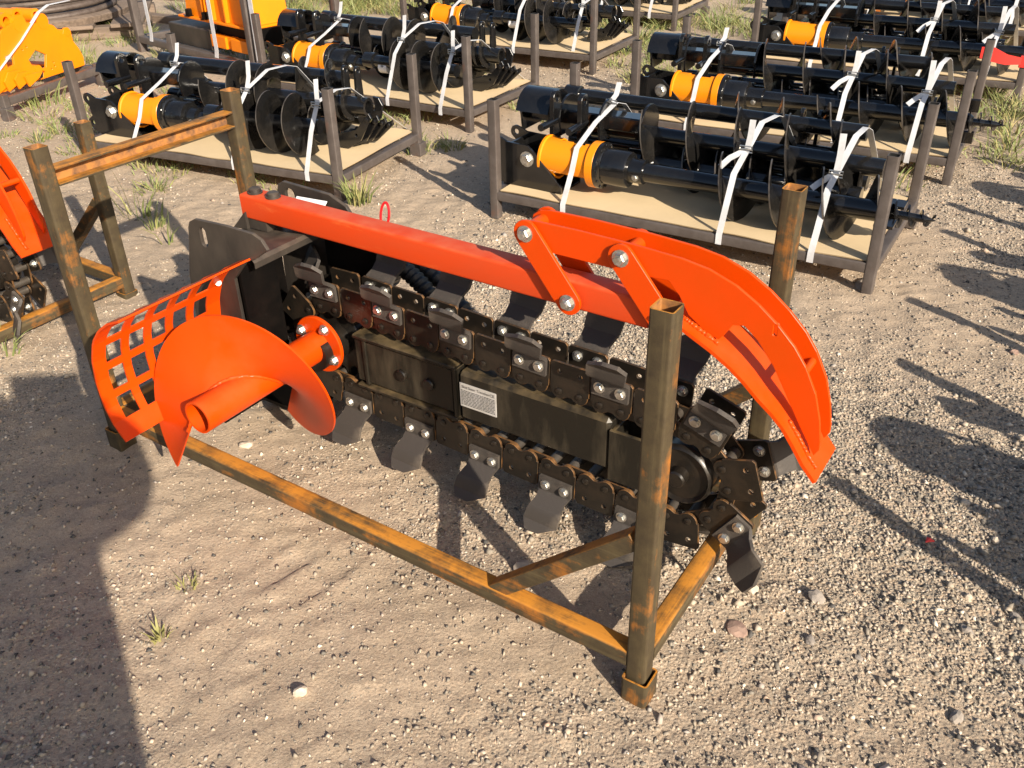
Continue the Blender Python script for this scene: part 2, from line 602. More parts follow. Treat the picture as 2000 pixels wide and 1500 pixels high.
def thing(name, label, cat, loc=(0, 0, 0), rz=0.0, group=None):
    o = bpy.data.objects.new(name, None)
    o.empty_display_size = 0.1
    COL.objects.link(o)
    o.location, o.rotation_euler = loc, (0, 0, rz)
    return tag(o, label, cat, group)


CH = {}


def copy_tree(o, parent=None):
    c = o.copy()
    COL.objects.link(c)
    c.parent = parent
    for ch in o.children:
        copy_tree(ch, c)
    return c


def plate(name, outline, holes=(), th=0.006, bevel=0.0008, mats=('black_paint',), mx=None, edge=None):
    """flat plate cut from an outline with holes, its thickness along local Z"""
    cu = bpy.data.curves.new('cut', 'CURVE')
    cu.dimensions = '2D'
    cu.fill_mode = 'BOTH'
    cu.extrude = max(th / 2 - bevel, 0.0002)
    cu.bevel_depth = bevel
    cu.bevel_resolution = 0
    cu.offset = -bevel
    for loop in [outline] + list(holes):
        sp = cu.splines.new('POLY')
        sp.points.add(len(loop) - 1)
        for i, q in enumerate(loop):
            sp.points[i].co = (q[0], q[1], 0, 1)
        sp.use_cyclic_u = True
    tmp = bpy.data.objects.new('cut', cu)
    me = bpy.data.meshes.new_from_object(tmp)
    bpy.data.objects.remove(tmp)
    bpy.data.curves.remove(cu)
    me.name = name
    me.materials.clear()
    for k in mats:
        me.materials.append(MATS[k])
    if edge is not None:
        for p in me.polygons:
            p.material_index = edge if abs(p.normal.z) < 0.9 else 0
    else:
        for p in me.polygons:
            p.material_index = 0
    me.polygons.foreach_set('use_smooth', [False] * len(me.polygons))
    if mx is not None:
        me.transform(mx)
    me.update()
    return me


def circ(cx, cy, r, n=14, a0=0.0, a1=2 * PI, full=True):
    k = n if full else n + 1
    return [(cx + r * math.cos(a0 + (a1 - a0) * i / n), cy + r * math.sin(a0 + (a1 - a0) * i / n)) for i in range(k)]


def slot(cx, cy, r, h, n=8):
    return circ(cx, cy + h, r, n, 0, PI, False) + circ(cx, cy - h, r, n, PI, 2 * PI, False)


def capsule(p, q, r, n=9):
    """outline of a strap with round ends"""
    a = math.atan2(q[1] - p[1], q[0] - p[0])
    return circ(q[0], q[1], r, n, a - PI / 2, a + PI / 2, False) + circ(p[0], p[1], r, n, a + PI / 2, a + 1.5 * PI, False)


# plane u-z at a given w: local X -> u, local Y -> z, local Z -> -w (towards the near side)
def UZ(w):
    return Matrix(((1, 0, 0, 0), (0, 0, -1, w), (0, 1, 0, 0), (0, 0, 0, 1)))


def axis_w(u, w, z, sign=-1):
    """local X -> sign * w axis"""
    return Matrix(((0, 1, 0, u), (sign, 0, 0, w), (0, 0, 1, z), (0, 0, 0, 1)))


def loc_world(u, w):
    c, s_ = math.cos(YAW), math.sin(YAW)
    return (O0[0] + c * u - s_ * w, O0[1] + s_ * u + c * w)


# ------------------------------------------------------------------ the ground
rng = np.random.default_rng(7)


def waves(x, y, seed, base, octs, gain=0.55):
    r = np.random.default_rng(seed)
    out = np.zeros_like(x)
    amp, fr = 1.0, base
    for _ in range(octs):
        for _k in range(4):
            a, ph = r.uniform(0, 2 * PI), r.uniform(0, 2 * PI)
            out += amp * np.sin((x * math.cos(a) + y * math.sin(a)) * fr * r.uniform(0.7, 1.4) + ph) / 4
        amp *= gain
        fr *= 2.1
    return out


def to_local(x, y):
    c, s_ = math.cos(YAW), math.sin(YAW)
    dx, dy = x - O0[0], y - O0[1]
    return c * dx + s_ * dy, -s_ * dx + c * dy


def sm(t):
    t = np.clip(t, 0, 1)
    return t * t * (3 - 2 * t)


def grit(x, y):
    """how gravelly the ground is, 0 sand to 1 gravel"""
    u, w = to_local(x, y)
    g = 0.32 + 0.55 * waves(x, y, 3, 2.6, 4)
    g += 0.62 * np.exp(-((u - 2.15) ** 2 / 0.35 + (w + 0.15) ** 2 / 0.5))
    g += 0.55 * np.exp(-((u - 1.9) ** 2 / 0.25 + (w - 1.1) ** 2 / 0.5))
    g += 0.50 * np.exp(-((u - 0.95) ** 2 / 0.22 + (w - 0.22) ** 2 / 0.05))
    g += 0.25 * np.exp(-((u - 1.2) ** 2 / 0.3 + (w - 1.3) ** 2 / 0.3))
    g -= 0.55 * np.exp(-((u - 1.5) ** 2 / 0.03 + (w - 0.12) ** 2 / 0.05))
    g -= 0.35 * np.exp(-((u - 0.2) ** 2 / 0.3 + (w + 0.05) ** 2 / 0.2))
    g -= 0.45 * np.exp(-((u + 0.7) ** 2 / 0.5 + (w - 1.0) ** 2 / 0.7))
    g -= 0.35 * np.exp(-((u - 1.0) ** 2 / 0.06 + (w + 0.45) ** 2 / 0.03))
    return np.clip(g, 0.16, 1)


def height(x, y):
    u, w = to_local(x, y)
    z = 0.010 * waves(x, y, 11, 2.2, 3)
    fade = np.exp(-np.maximum(y - 6, 0) / 4)
    z += 0.0055 * waves(x, y, 12, 17, 4, 0.66) * fade
    z += 0.045 * sm((0.5 - u) / 1.0) * np.exp(-((w - 0.3) / 1.1) ** 2) * (u > -3)
    # crusty scrape marks: sharp little scarps with a gentle back slope, broken up along their length
    ph = (u - 0.22 * w) / 0.088 + 0.9 * waves(x, y, 5, 5.0, 3)
    saw = 1 - (ph - np.floor(ph))
    band = np.exp(-((u - 0.92) ** 2 / 0.16 + (w + 0.22) ** 2 / 0.10)) + 0.8 * np.exp(-((u - 1.15) ** 2 / 0.05 + (w + 0.62) ** 2 / 0.06))
    brk = np.clip(0.35 + 1.6 * waves(x, y, 8, 9.0, 3), 0, 1)
    z += 0.0065 * band * brk * saw ** 2
    z += 0.006 * np.maximum(0, waves(x, y, 15, 26, 3, 0.7) - 0.25) * fade
    return z - 0.006


def axis_pts(lo, hi, step, far):
    a = list(np.arange(lo, hi + 1e-6, step))
    d = step
    x = hi
    while x < far:
        d *= 1.22
        x += d
        a.append(x)
    d = step
    x = lo
    while x > -far:
        d *= 1.22
        x -= d
        a.insert(0, x)
    return np.array(a)


gx, gy = axis_pts(-2.7, 3.0, 0.0125, 150), axis_pts(0.5, 4.6, 0.0125, 150)
GX, GY = np.meshgrid(gx, gy)
nx, ny = len(gx), len(gy)
GZ = height(GX, GY)
gm = bpy.data.meshes.new('ground')
co = np.stack([GX, GY, GZ], -1).reshape(-1, 3)
ii = np.arange(nx * ny).reshape(ny, nx)
q = np.stack([ii[:-1, :-1], ii[:-1, 1:], ii[1:, 1:], ii[1:, :-1]], -1).reshape(-1, 4)
gm.vertices.add(len(co))
gm.vertices.foreach_set('co', co.astype(np.float32).ravel())
gm.loops.add(q.size)
gm.loops.foreach_set('vertex_index', q.astype(np.int32).ravel())
gm.polygons.add(len(q))
gm.polygons.foreach_set('loop_start', np.arange(0, q.size, 4, dtype=np.int32))
gm.polygons.foreach_set('loop_total', np.full(len(q), 4, dtype=np.int32))
gm.polygons.foreach_set('use_smooth', np.ones(len(q), dtype=bool))
at_ = gm.attributes.new('grit', 'FLOAT', 'POINT')
at_.data.foreach_set('value', grit(GX, GY).astype(np.float32).ravel())
gm.update()
gm.validate()
gm.materials.append(MATS['ground'])
g_ob = link('ground', gm)
g_ob['kind'] = 'structure'
g_ob['label'] = 'dry sandy yard ground with scattered gravel'


def gz(x, y):
    return float(height(np.array([x], float), np.array([y], float))[0])


def stones_mesh(name, P, S, seed, tone):
    """many angular pebbles in one mesh: squashed, skewed octahedra"""
    r = np.random.default_rng(seed)
    n = len(P)
    base = np.array([(1, 0, 0), (0, 1, 0), (-1, 0, 0), (0, -1, 0), (0, 0, 1), (0, 0, -0.6)], float)
    V = base[None] * r.uniform(0.62, 1.25, (n, 6, 1)) + r.normal(0, 0.16, (n, 6, 3))
    V[:, :, 2] *= r.uniform(0.55, 0.95, (n, 1))
    a = r.uniform(0, 2 * PI, n)
    c, s_ = np.cos(a), np.sin(a)
    X = V[:, :, 0] * c[:, None] - V[:, :, 1] * s_[:, None]
    Y = V[:, :, 0] * s_[:, None] + V[:, :, 1] * c[:, None]
    asp = r.uniform(0.65, 1.3, (n, 1))
    V = np.stack([X * asp, Y / asp, V[:, :, 2]], -1) * S[:, None, None] + P[:, None, :]
    tri = np.array([(0, 1, 4), (1, 2, 4), (2, 3, 4), (3, 0, 4), (1, 0, 5), (2, 1, 5), (3, 2, 5), (0, 3, 5)])
    F = (tri[None] + (np.arange(n) * 6)[:, None, None]).reshape(-1)
    me = bpy.data.meshes.new(name)
    me.vertices.add(n * 6)
    me.vertices.foreach_set('co', V.astype(np.float32).ravel())
    me.loops.add(len(F))
    me.loops.foreach_set('vertex_index', F.astype(np.int32))
    k = len(F) // 3
    me.polygons.add(k)
    me.polygons.foreach_set('loop_start', np.arange(0, k * 3, 3, dtype=np.int32))
    me.polygons.foreach_set('loop_total', np.full(k, 3, dtype=np.int32))
    at = me.attributes.new('tone', 'FLOAT', 'POINT')
    at.data.foreach_set('value', np.repeat(tone, 6).astype(np.float32))
    me.update()
    me.validate()
    return me


def scatter(n, x0, x1, y0, y1, s0, s1, seed, pw=1.6):
    r = np.random.default_rng(seed)
    x, y = r.uniform(x0, x1, n * 3), r.uniform(y0, y1, n * 3)
    keep = r.uniform(0, 1, n * 3) < grit(x, y) ** pw
    x, y = x[keep][:n], y[keep][:n]
    S = s0 + (s1 - s0) * r.uniform(0, 1, len(x)) ** 2.6
    z = height(x, y) + S * r.uniform(-0.25, 0.25, len(x))
    return np.stack([x, y, z], -1), S, np.clip(r.normal(0.47, 0.27, len(x)), 0, 1)


sets = [scatter(150000, -2.2, 2.9, 0.55, 3.6, 0.0016, 0.0078, 21, 1.1), scatter(26000, -3.5, 4.5, 3.2, 7.5, 0.004, 0.011, 22, 1.2),
        scatter(15000, -2.2, 2.9, 0.6, 4.2, 0.0036, 0.0125, 23, 3.0), scatter(500, -2.2, 2.9, 0.6, 4.2, 0.009, 0.018, 24, 2.2)]
P_ = np.concatenate([a[0] for a in sets])
S_ = np.concatenate([a[1] for a in sets])
T_ = np.concatenate([a[2] for a in sets])
gr_me = stones_mesh('gravel', P_, S_, 5, T_)
gr_me.materials.append(MATS['gravel'])
gr = link('gravel', gr_me)
tag(gr, 'loose small gravel strewn over the sandy yard', 'gravel', kind='stuff')


def rock(name, loc, size, seed, material, label, group=None, flat=0.6):
    r = random.Random(seed)
    import bmesh
    bm = bmesh.new()
    bmesh.ops.create_icosphere(bm, subdivisions=2, radius=1.0)
    off = Vector((r.uniform(0, 50), r.uniform(0, 50), 0))
    for v in bm.verts:
        d = 1 + 0.33 * mnoise.noise(v.co * 1.1 + off) + 0.16 * mnoise.noise(v.co * 2.7 + off)
        v.co = Vector((v.co.x * d * r.uniform(0.98, 1.02), v.co.y * d * 0.8, v.co.z * d * flat)) * size
    me = bpy.data.meshes.new(name)
    bm.to_mesh(me)
    bm.free()
    me.materials.append(MATS[material])
    o = link(name, me)
    o.location = (loc[0], loc[1], gz(*loc) + size * flat * 0.25)
    o.rotation_euler = (r.uniform(-0.2, 0.2), r.uniform(-0.2, 0.2), r.uniform(0, 6))
    tag(o, label, 'stone', group)
    return o


# ------------------------------------------------------------------ the rusty trencher crate (axes: u along, w across, z up)
LF, WF, HF, TW = 1.698, 0.630, 0.905, 0.044


def make_rusty_crate():
    t = thing('trencher_crate', 'rusty square tube crate standing round the trencher', 'crate', (*O0, 0), YAW)
    zl, zr = 0.118, 0.096                 # rail centre heights at the hitch end and at the nose end
    for (u, w, zb) in ((0, 0, 0.03), (0, WF, 0.03), (LF, 0, 0.012), (LF, WF, 0.012)):
        MB().sqtube((u, w, zb), (u, w, HF), TW).obj('post', ['rust_post', 'rust_inner'], t)
        f = MB().sqtube((u + 0.004, w - 0.004, zb - 0.03), (u + 0.004, w - 0.004, zb + 0.040), 0.059, 0.004)
        f.obj('foot', ['rust_post', 'rust_inner'], t)
    for w in (0, WF):
        MB().sqtube((TW / 2, w, zl), (LF - TW / 2, w, zr), TW - 0.001, ends=(False, False)).obj('rail', ['rust_rail', 'rust_inner'], t)
        MB().bar((1.345, w, zr + 0.015), (LF - TW / 2, w, 0.41), 0.036, 0.036).obj('brace', ['rust_rail'], t)
    MB().sqtube((0, TW / 2, zl), (0, WF - TW / 2, zl), TW - 0.001, ends=(False, False)).obj('cross_rail', ['rust_cross', 'rust_inner'], t)
    MB().sqtube((LF, TW / 2, zr), (LF, WF - TW / 2, zr), TW - 0.001, ends=(False, False)).obj('cross_rail', ['rust_cross', 'rust_inner'], t)
    c = MB()                              # channel iron across the hitch end
    a, b = TW / 2, WF - TW / 2
    c.box(-0.018, 0.022, a, b, 0.842, 0.848, b=0.001)
    c.box(-0.018, 0.022, a, b, 0.800, 0.806, b=0.001)
    c.box(-0.018, -0.012, a, b, 0.806, 0.842, 1)
    c.obj('crossbar', ['rust_cross', 'rust_inner'], t)
    return t


# ------------------------------------------------------------------ the chain trencher
WN, WFAR, WC = 0.374, 0.458, 0.416        # near and far chain plates, centre plane
SP, RS = Vector((0.545, 0.326)), 0.113    # drive sprocket
NO, RN = Vector((1.600, 0.278)), 0.120    # nose roller


def chain_loop():
    d = NO - SP
    D = d.length
    th = math.atan2(d.y, d.x)
    be = math.acos((RS - RN) / D)
    aT, aB = th + be, th - be             # contact angles top and bottom
    pt = lambda c, r, a: c + r * Vector((math.cos(a), math.sin(a)))
    Lt = (pt(NO, RN, aT) - pt(SP, RS, aT)).length
    arcN = RN * (aT - aB)
    arcS = RS * (2 * PI - (aT - aB))
    P = 2 * Lt + arcN + arcS

    def f(s):
        s %= P
        if s < Lt:
            a, b = pt(SP, RS, aT), pt(NO, RN, aT)
            return a.lerp(b, s / Lt), (b - a).normalized()
        s -= Lt
        if s < arcN:
            a = aT - s / RN
            return pt(NO, RN, a), Vector((math.sin(a), -math.cos(a)))
        s -= arcN
        if s < Lt:
            a, b = pt(NO, RN, aB), pt(SP, RS, aB)
            return a.lerp(b, s / Lt), (b - a).normalized()
        s -= Lt
        a = aB - s / RS
        return pt(SP, RS, a), Vector((math.sin(a), -math.cos(a)))
    return f, P


def guard_sheet(name, parent):
    """curved shield over the auger, a grid of square holes cut through it"""
    prof = [(0.475, 0.636), (0.43, 0.618), (0.385, 0.588), (0.345, 0.545), (0.318, 0.487), (0.306, 0.42), (0.310, 0.35), (0.330, 0.298), (0.362, 0.262)]
    # resample the profile
    pts = [Vector(q) for q in prof]
    ln = [0]
    for a, b in zip(pts, pts[1:]):
        ln.append(ln[-1] + (b - a).length)

    def at(s):
        for i in range(len(pts) - 1):
            if s <= ln[i + 1] + 1e-9:
                return pts[i].lerp(pts[i + 1], (s - ln[i]) / (ln[i + 1] - ln[i]))
        return pts[-1]
    T = ln[-1]
    rows = [0.0, 0.03]
    nb, bar_ = 5, 0.020
    cell = (T - 0.03 - 0.055 - (nb - 1) * bar_) / nb
    s = 0.03
    solid_r = [True]
    for k in range(nb):
        for j in range(3):
            s += cell / 3
            rows.append(s)
            solid_r.append(False)
        if k < nb - 1:
            s += bar_
            rows.append(s)
            solid_r.append(True)
    rows += [T - 0.02, T]
    solid_r += [True, True]
    w0, w1 = -0.195, 0.205
    cols, solid_c = [w0, w0 + 0.036], [True]
    cw = (w1 - w0 - 0.036 - 0.05 - 4 * 0.022) / 5
    x = w0 + 0.036
    for k in range(5):
        x += cw
        cols.append(x)
        solid_c.append(False)
        if k < 4:
            x += 0.022
            cols.append(x)
            solid_c.append(True)
    cols.append(w1)
    solid_c.append(True)
    th = 0.005
    V, F = [], []
    nr, nc = len(rows), len(cols)
    for i, sv in enumerate(rows):
        p = at(sv)
        d = (at(min(sv + 0.004, T)) - at(max(sv - 0.004, 0))).normalized()
        nrm = Vector((d.y, -d.x)) * -1
        for j, w in enumerate(cols):
            for k in (0, 1):
                qq = p + nrm * th * k
                V.append((qq.x, w, qq.y))
    idx = lambda i, j, k: (i * nc + j) * 2 + k
    sol = lambda i, j: 0 <= i < nr - 1 and 0 <= j < nc - 1 and (solid_r[i] or solid_c[j])
    for i in range(nr - 1):
        for j in range(nc - 1):
            if not sol(i, j):
                continue
            F.append((idx(i, j, 0), idx(i, j + 1, 0), idx(i + 1, j + 1, 0), idx(i + 1, j, 0)))
            F.append((idx(i, j, 1), idx(i + 1, j, 1), idx(i + 1, j + 1, 1), idx(i, j + 1, 1)))
            for (di, dj, a, b) in ((-1, 0, (i, j), (i, j + 1)), (1, 0, (i + 1, j), (i + 1, j + 1)), (0, -1, (i, j), (i + 1, j)), (0, 1, (i, j + 1), (i + 1, j + 1))):
                if not sol(i + di, j + dj):
                    F.append((idx(*a, 0), idx(*b, 0), idx(*b, 1), idx(*a, 1)))
    mb = MB()
    mb.add(V, F)
    o = mb.obj(name, ['orange_paint'], parent, None)
    return o


def make_trencher():
    t = thing('chain_trencher', 'orange and black chain trencher lying in the rusty crate', 'trencher', (*O0, 0), YAW)
    f, P = chain_loop()
    n = int(round(P / 0.1115 / 2)) * 2
    pitch = P / n
    # --- chain plates: peanut inner edge, square outer corners
    h = pitch / 4

    def outline():
        L, ro = 0.0525, 0.079
        pts = [(-L, ro - 0.006), (-L + 0.006, ro), (L - 0.006, ro), (L, ro - 0.006)]
        pts += [(L, 0.004)]
        pts += circ(h, 0.0, 0.0215, 7, 0.1, -PI * 0.72, False)
        pts += [(0.006, -0.0115), (-0.006, -0.0115)]
        pts += circ(-h, 0.0, 0.0215, 7, -PI * 0.28, -PI - 0.1, False)
        pts += [(-L, 0.004)]
        return pts
    holes = [circ(-0.027, 0.055, 0.0064, 10), circ(0.027, 0.055, 0.0064, 10)]
    me_plate = plate('chain_plate', outline(), holes, 0.007, 0.0007, ('chain_steel', 'chain_edge'), edge=1)
    rv = MB().lathe([(0, 0.0085), (0.003, 0.0085), (0.0045, 0.006)], 12, 0, Matrix(((0, 1, 0, 0), (0, 0, 1, 0), (1, 0, 0, 0.0035), (0, 0, 0, 1))))
    me_rivet = rv.mesh('rivet', ['chain_steel', 'chain_edge'], 35)
    # --- teeth: bolted foot, S-bent blade that leans outwards; local X along chain, Y radial outwards, Z sideways out
    def tooth_mesh():
        mb = MB()
        prof = [(0.032, 0.0082), (0.073, 0.0082), (0.079, 0.011), (0.090, 0.025), (0.106, 0.049), (0.112, 0.053), (0.142, 0.060), (0.163, 0.078)]
        wd = [(-0.046, 0.046), (-0.046, 0.046), (-0.042, 0.045), (-0.036, 0.044), (-0.039, 0.051), (-0.041, 0.054), (-0.038, 0.060), (0.008, 0.046)]
        pr, ws, ns = [], [], []
        for i, (y, z) in enumerate(prof):
            a, b = prof[max(i - 1, 0)], prof[min(i + 1, len(prof) - 1)]
            d = Vector((0, b[0] - a[0], b[1] - a[1])).normalized()
            ns.append(Vector((0, -d.z, d.y)))
            pr.append(Vector((0, y, z)))
            ws.append((Vector((wd[i][0], 0, 0)), Vector((wd[i][1], 0, 0))))
        mb.ribbon(pr, ws, 0.0095, ns)
        return mb.mesh('digging_tooth', ['tooth_steel'], 22)
    me_tooth = tooth_mesh()

    def bolt_mesh():
        mb = MB()
        mb.hexbolt(Matrix(((0, 1, 0, 0), (0, 0, 1, 0), (1, 0, 0, 0), (0, 0, 0, 1))), 0.0105, 0.0095)
        return mb.mesh('bolt', ['zinc'], 25)
    me_bolt = bolt_mesh()

    def nut_mesh():
        mb = MB()
        mb.hexbolt(Matrix(((0, 1, 0, 0), (0, 0, 1, 0), (1, 0, 0, 0), (0, 0, 0, 1))), 0.0105, 0.010, shank=0.004)
        return mb.mesh('nut', ['zinc'], 25)
    me_nut = nut_mesh()
    me_roll = MB().lathe([(-0.030, 0.0135), (0.030, 0.0135)], 16, 0, Matrix(((0, 1, 0, 0), (0, 0, 1, 0), (1, 0, 0, 0), (0, 0, 0, 1)))).mesh('roller', ['roller_steel'], 30)
    inner = [(-h, 0.0)]
    me_inner = plate('inner_link', capsule((-h, 0), (h, 0), 0.0195), (), 0.006, 0.0006, ('chain_steel', 'chain_edge'), edge=1)
    # start so that a toothed near plate is centred at u = 0.52
    s0 = 0.0
    best = 9
    for k in range(400):
        s = -0.25 + 0.4 * k / 400
        p, tg = f(s)
        if tg.x > 0.5 and abs(p.x - 0.955) < best:
            pass
    for k in range(2000):
        s = P * k / 2000
        p, tg = f(s)
        if tg.x > 0.5 and p.y > 0.35 and abs(p.x - 0.984) < best:
            best, s0 = abs(p.x - 0.984), s

    def frame(s, w, side):
        """matrix: X along chain, Y outwards, Z towards side (-1 near, +1 far)"""
        p, tg = f(s)
        out = Vector((-tg.y, tg.x))
        X, Y, Z = Vector((tg.x, 0, tg.y)), Vector((out.x, 0, out.y)), Vector((0, side, 0))
        return Matrix(((X.x, Y.x, Z.x, p.x), (X.y, Y.y, Z.y, w), (X.z, Y.z, Z.z, p.y), (0, 0, 0, 1)))
    jit = random.Random(4)
    for k in range(n):
        s = s0 + k * pitch
        # the plate's chord: middle of its two pins
        pa, _ = f(s - h)
        pb, _ = f(s + h)
        mid = (pa + pb) / 2
        tg = (pb - pa).normalized()
        for side, w in ((-1, WN), (1, WFAR)):
            out = Vector((-tg.y, tg.x))
            X, Y, Z = Vector((tg.x, 0, tg.y)), Vector((out.x, 0, out.y)), Vector((0, side, 0))
            M_ = Matrix(((X.x, Y.x, Z.x, mid.x), (X.y, Y.y, Z.y, w), (X.z, Y.z, Z.z, mid.y), (0, 0, 0, 1))) @ Matrix.Rotation(jit.uniform(-0.02, 0.02), 4, 'Z')
            pl = link('chain_plate', me_plate, t)
            pl.matrix_local = M_
            for x in (-h, h):
                link('rivet', me_rivet, pl).matrix_local = Matrix.Translation((x, 0, 0))
            if (k % 2 == 0) == (side < 0):
                to = link('digging_tooth', me_tooth, t)
                to.matrix_local = M_
                for x in (-0.027, 0.027):
                    b = link('bolt', me_bolt, to)
                    b.matrix_local = Matrix.Translation((x, 0.055, 0.0128))
                    b = link('nut', me_nut, to)
                    b.matrix_local = Matrix.Translation((x, 0.055, -0.0036)) @ Matrix.Rotation(PI, 4, 'X')
        # inner links and rollers between the plates
        for off in (-h, h):
            pp, _ = f(s + off)
            ro = link('roller', me_roll, t)
            ro.matrix_local = Matrix.Translation((pp.x, WC, pp.y)) @ Matrix(((1, 0, 0, 0), (0, 0, 1, 0), (0, 1, 0, 0), (0, 0, 0, 1)))
        pa, _ = f(s + h)
        pb, _ = f(s + 3 * h)
        mid = (pa + pb) / 2
        tg = (pb - pa).normalized()
        for side in (-1, 1):
            X, Y, Z = Vector((tg.x, 0, tg.y)), Vector((-tg.y, 0, tg.x)), Vector((0, side, 0))
            il = link('inner_link', me_inner, t)
            il.matrix_local = Matrix(((X.x, Y.x, Z.x, mid.x), (X.y, Y.y, Z.y, WC + side * 0.0335), (X.z, Y.z, Z.z, mid.y), (0, 0, 0, 1)))
    # --- digging beam inside the chain
    bm_ = MB()
    bm_.box(0.985, 1.425, 0.368, 0.464, 0.228, 0.374, b=0.010)
    beam = bm_.obj('digging_beam', ['beam_black'], t)
    sl = MB()
    sl.box(0.635, 0.972, 0.366, 0.466, 0.238, 0.376, b=0.006)
    sl.box(0.640, 0.985, 0.356, 0.476, 0.378, 0.390, b=0.003)
    sl.box(0.640, 0.985, 0.356, 0.476, 0.222, 0.234, b=0.003)
    sl.box(0.972, 0.984, 0.360, 0.472, 0.232, 0.380, b=0.003)
    sl.box(0.668, 0.680, 0.361, 0.471, 0.236, 0.377, b=0.002)
    slo = sl.obj('beam_sleeve', ['beam_black'], t)
    for x in (0.80, 0.892):
        MB().lathe([(0, 0.017), (0.006, 0.017), (0.009, 0.014)], 20, 0, axis_w(x, 0.366, 0.305)).obj('pin_head', ['chain_steel'], slo)
    yk = MB()
    for w in (0.364, 0.458):
        yk.box(1.424, 1.545, w, w + 0.010, 0.205, 0.350, b=0.002)
    yk.box(1.424, 1.434, 0.374, 0.458, 0.215, 0.345, b=0.002)
    yk.obj('nose_yoke', ['beam_black'], t)
    nr_ = MB().lathe([(-0.040, 0.03), (-0.040, 0.070), (-0.036, 0.077), (-0.028, 0.080), (-0.022, 0.074), (0.022, 0.074), (0.028, 0.080), (0.036, 0.077), (0.040, 0.072), (0.030, 0.066), (0.030, 0.03)], 40, 0, axis_w(NO.x, WC, NO.y))
    nr_.lathe([(-0.05, 0.022), (0.056, 0.022), (0.060, 0.018)], 20, 0, axis_w(NO.x, WC, NO.y))
    nr_.obj('nose_roller', ['chain_steel'], t, 40)
    # decal plate: small print as thin raised bars
    de = MB().box(0.992, 1.104, 0.3658, 0.3677, 0.273, 0.343).obj('data_plate', ['decal_grey'], beam)
    pr_ = MB()
    r = random.Random(3)
    for k in range(11):
        z = 0.322 - k * 0.0042
        x = 0.996
        while x < 1.098:
            l = r.uniform(0.004, 0.016)
            pr_.box(x, min(x + l, 1.100), 0.3650, 0.3659, z, z + 0.0013)
            x += l + 0.002
    pr_.obj('small_print', ['ink'], de)
    tx = bpy.data.curves.new('heading', 'FONT')
    tx.body = 'Skid Steer Trencher'
    tx.size, tx.align_x = 0.0105, 'CENTER'
    txo = bpy.data.objects.new('tmp', tx)
    tm = bpy.data.meshes.new_from_object(txo)
    bpy.data.objects.remove(txo)
    tm.transform(Matrix(((1, 0, 0, 1.042), (0, 0, -1, 0.3648), (0, 1, 0, 0.3305), (0, 0, 0, 1))))
    tm.materials.append(MATS['ink'])
    link('heading', tm, de)
    tx = bpy.data.curves.new('mark', 'FONT')
    tx.body = 'CE'
    tx.size, tx.align_x = 0.012, 'CENTER'
    txo = bpy.data.objects.new('tmp', tx)
    tm = bpy.data.meshes.new_from_object(txo)
    bpy.data.objects.remove(txo)
    tm.transform(Matrix(((1, 0, 0, 1.093), (0, 0, -1, 0.3648), (0, 1, 0, 0.330), (0, 0, 0, 1))))
    tm.materials.append(MATS['ink'])
    link('mark', tm, de)
    # --- drive sprocket
    nt_ = 14
    ol = []
    for k in range(nt_):
        a = k * 2 * PI / nt_
        for da, rr in ((-0.17, 0.088), (-0.09, 0.094), (-0.035, 0.121), (0.035, 0.121), (0.09, 0.094), (0.17, 0.088)):
            ol.append((rr * math.cos(a + da), rr * math.sin(a + da)))
    link('sprocket', plate('sprocket', ol, (), 0.030, 0.003, ('chain_steel', 'chain_edge'), UZ(WC) @ Matrix.Translation((SP.x, SP.y, 0))), t)
    MB().lathe([(-0.06, 0.05), (0.10, 0.05)], 24, 0, axis_w(SP.x, WC - 0.02, SP.y)).obj('drive_hub', ['chain_steel'], t)
    # --- spoil auger
    AU, AZ = 0.540, 0.343
    au = MB()
    w_fl, w_end = 0.335, -0.100
    au.lathe([(w_fl - 0.006, 0.043), (w_end, 0.043), (w_end, 0.038), (w_end + 0.2, 0.038)], 36, 0, Matrix(((0, 1, 0, AU), (1, 0, 0, 0), (0, 0, 1, AZ), (0, 0, 0, 1))))
    auger = au.obj('auger_tube', ['orange_paint'], t, 40)
    fl = MB()
    fl.lathe([(w_fl - 0.010, 0.082), (w_fl - 0.008, 0.084), (w_fl, 0.084)], 40, 0, Matrix(((0, 1, 0, AU), (1, 0, 0, 0), (0, 0, 1, AZ), (0, 0, 0, 1))))
    flo = fl.obj('flange', ['orange_paint'], auger, 30)
    for k in range(4):
        a = PI / 4 + 0.25 + k * PI / 2
        MB().hexbolt(axis_w(AU + 0.064 * math.cos(a), w_fl - 0.010, AZ + 0.064 * math.sin(a)), 0.012, 0.012, shank=0.005).obj('flange_bolt', ['zinc'], auger, 25)
    hx = MB()
    A0, A1 = math.radians(238), math.radians(-112)
    Mx = Matrix(((0, 1, 0, AU), (1, 0, 0, 0), (0, 0, 1, AZ), (0, 0, 0, 1)))   # helix X -> w, Y -> u, Z -> z
    hx.helix(0.0425, 0.217, -0.112, 0.250, A0, A1, 0.006, 72, 0, None, Mx)
    hx.obj('auger_flight', ['orange_paint'], auger, 50)
    jw = random.Random(12)
    wb = [Mx @ Vector((-0.112 + 0.362 * i / 120 - 0.005, 0.045 * math.cos(A0 + (A1 - A0) * i / 120), 0.045 * math.sin(A0 + (A1 - A0) * i / 120))) for i in range(121)]
    MB().tube_path(wb, [0.0052 + jw.uniform(-0.0012, 0.0012) for _ in wb], 7).obj('weld_bead', ['orange_paint'], auger, 50)
    # --- guard over the auger
    g = guard_sheet('auger_guard', t)
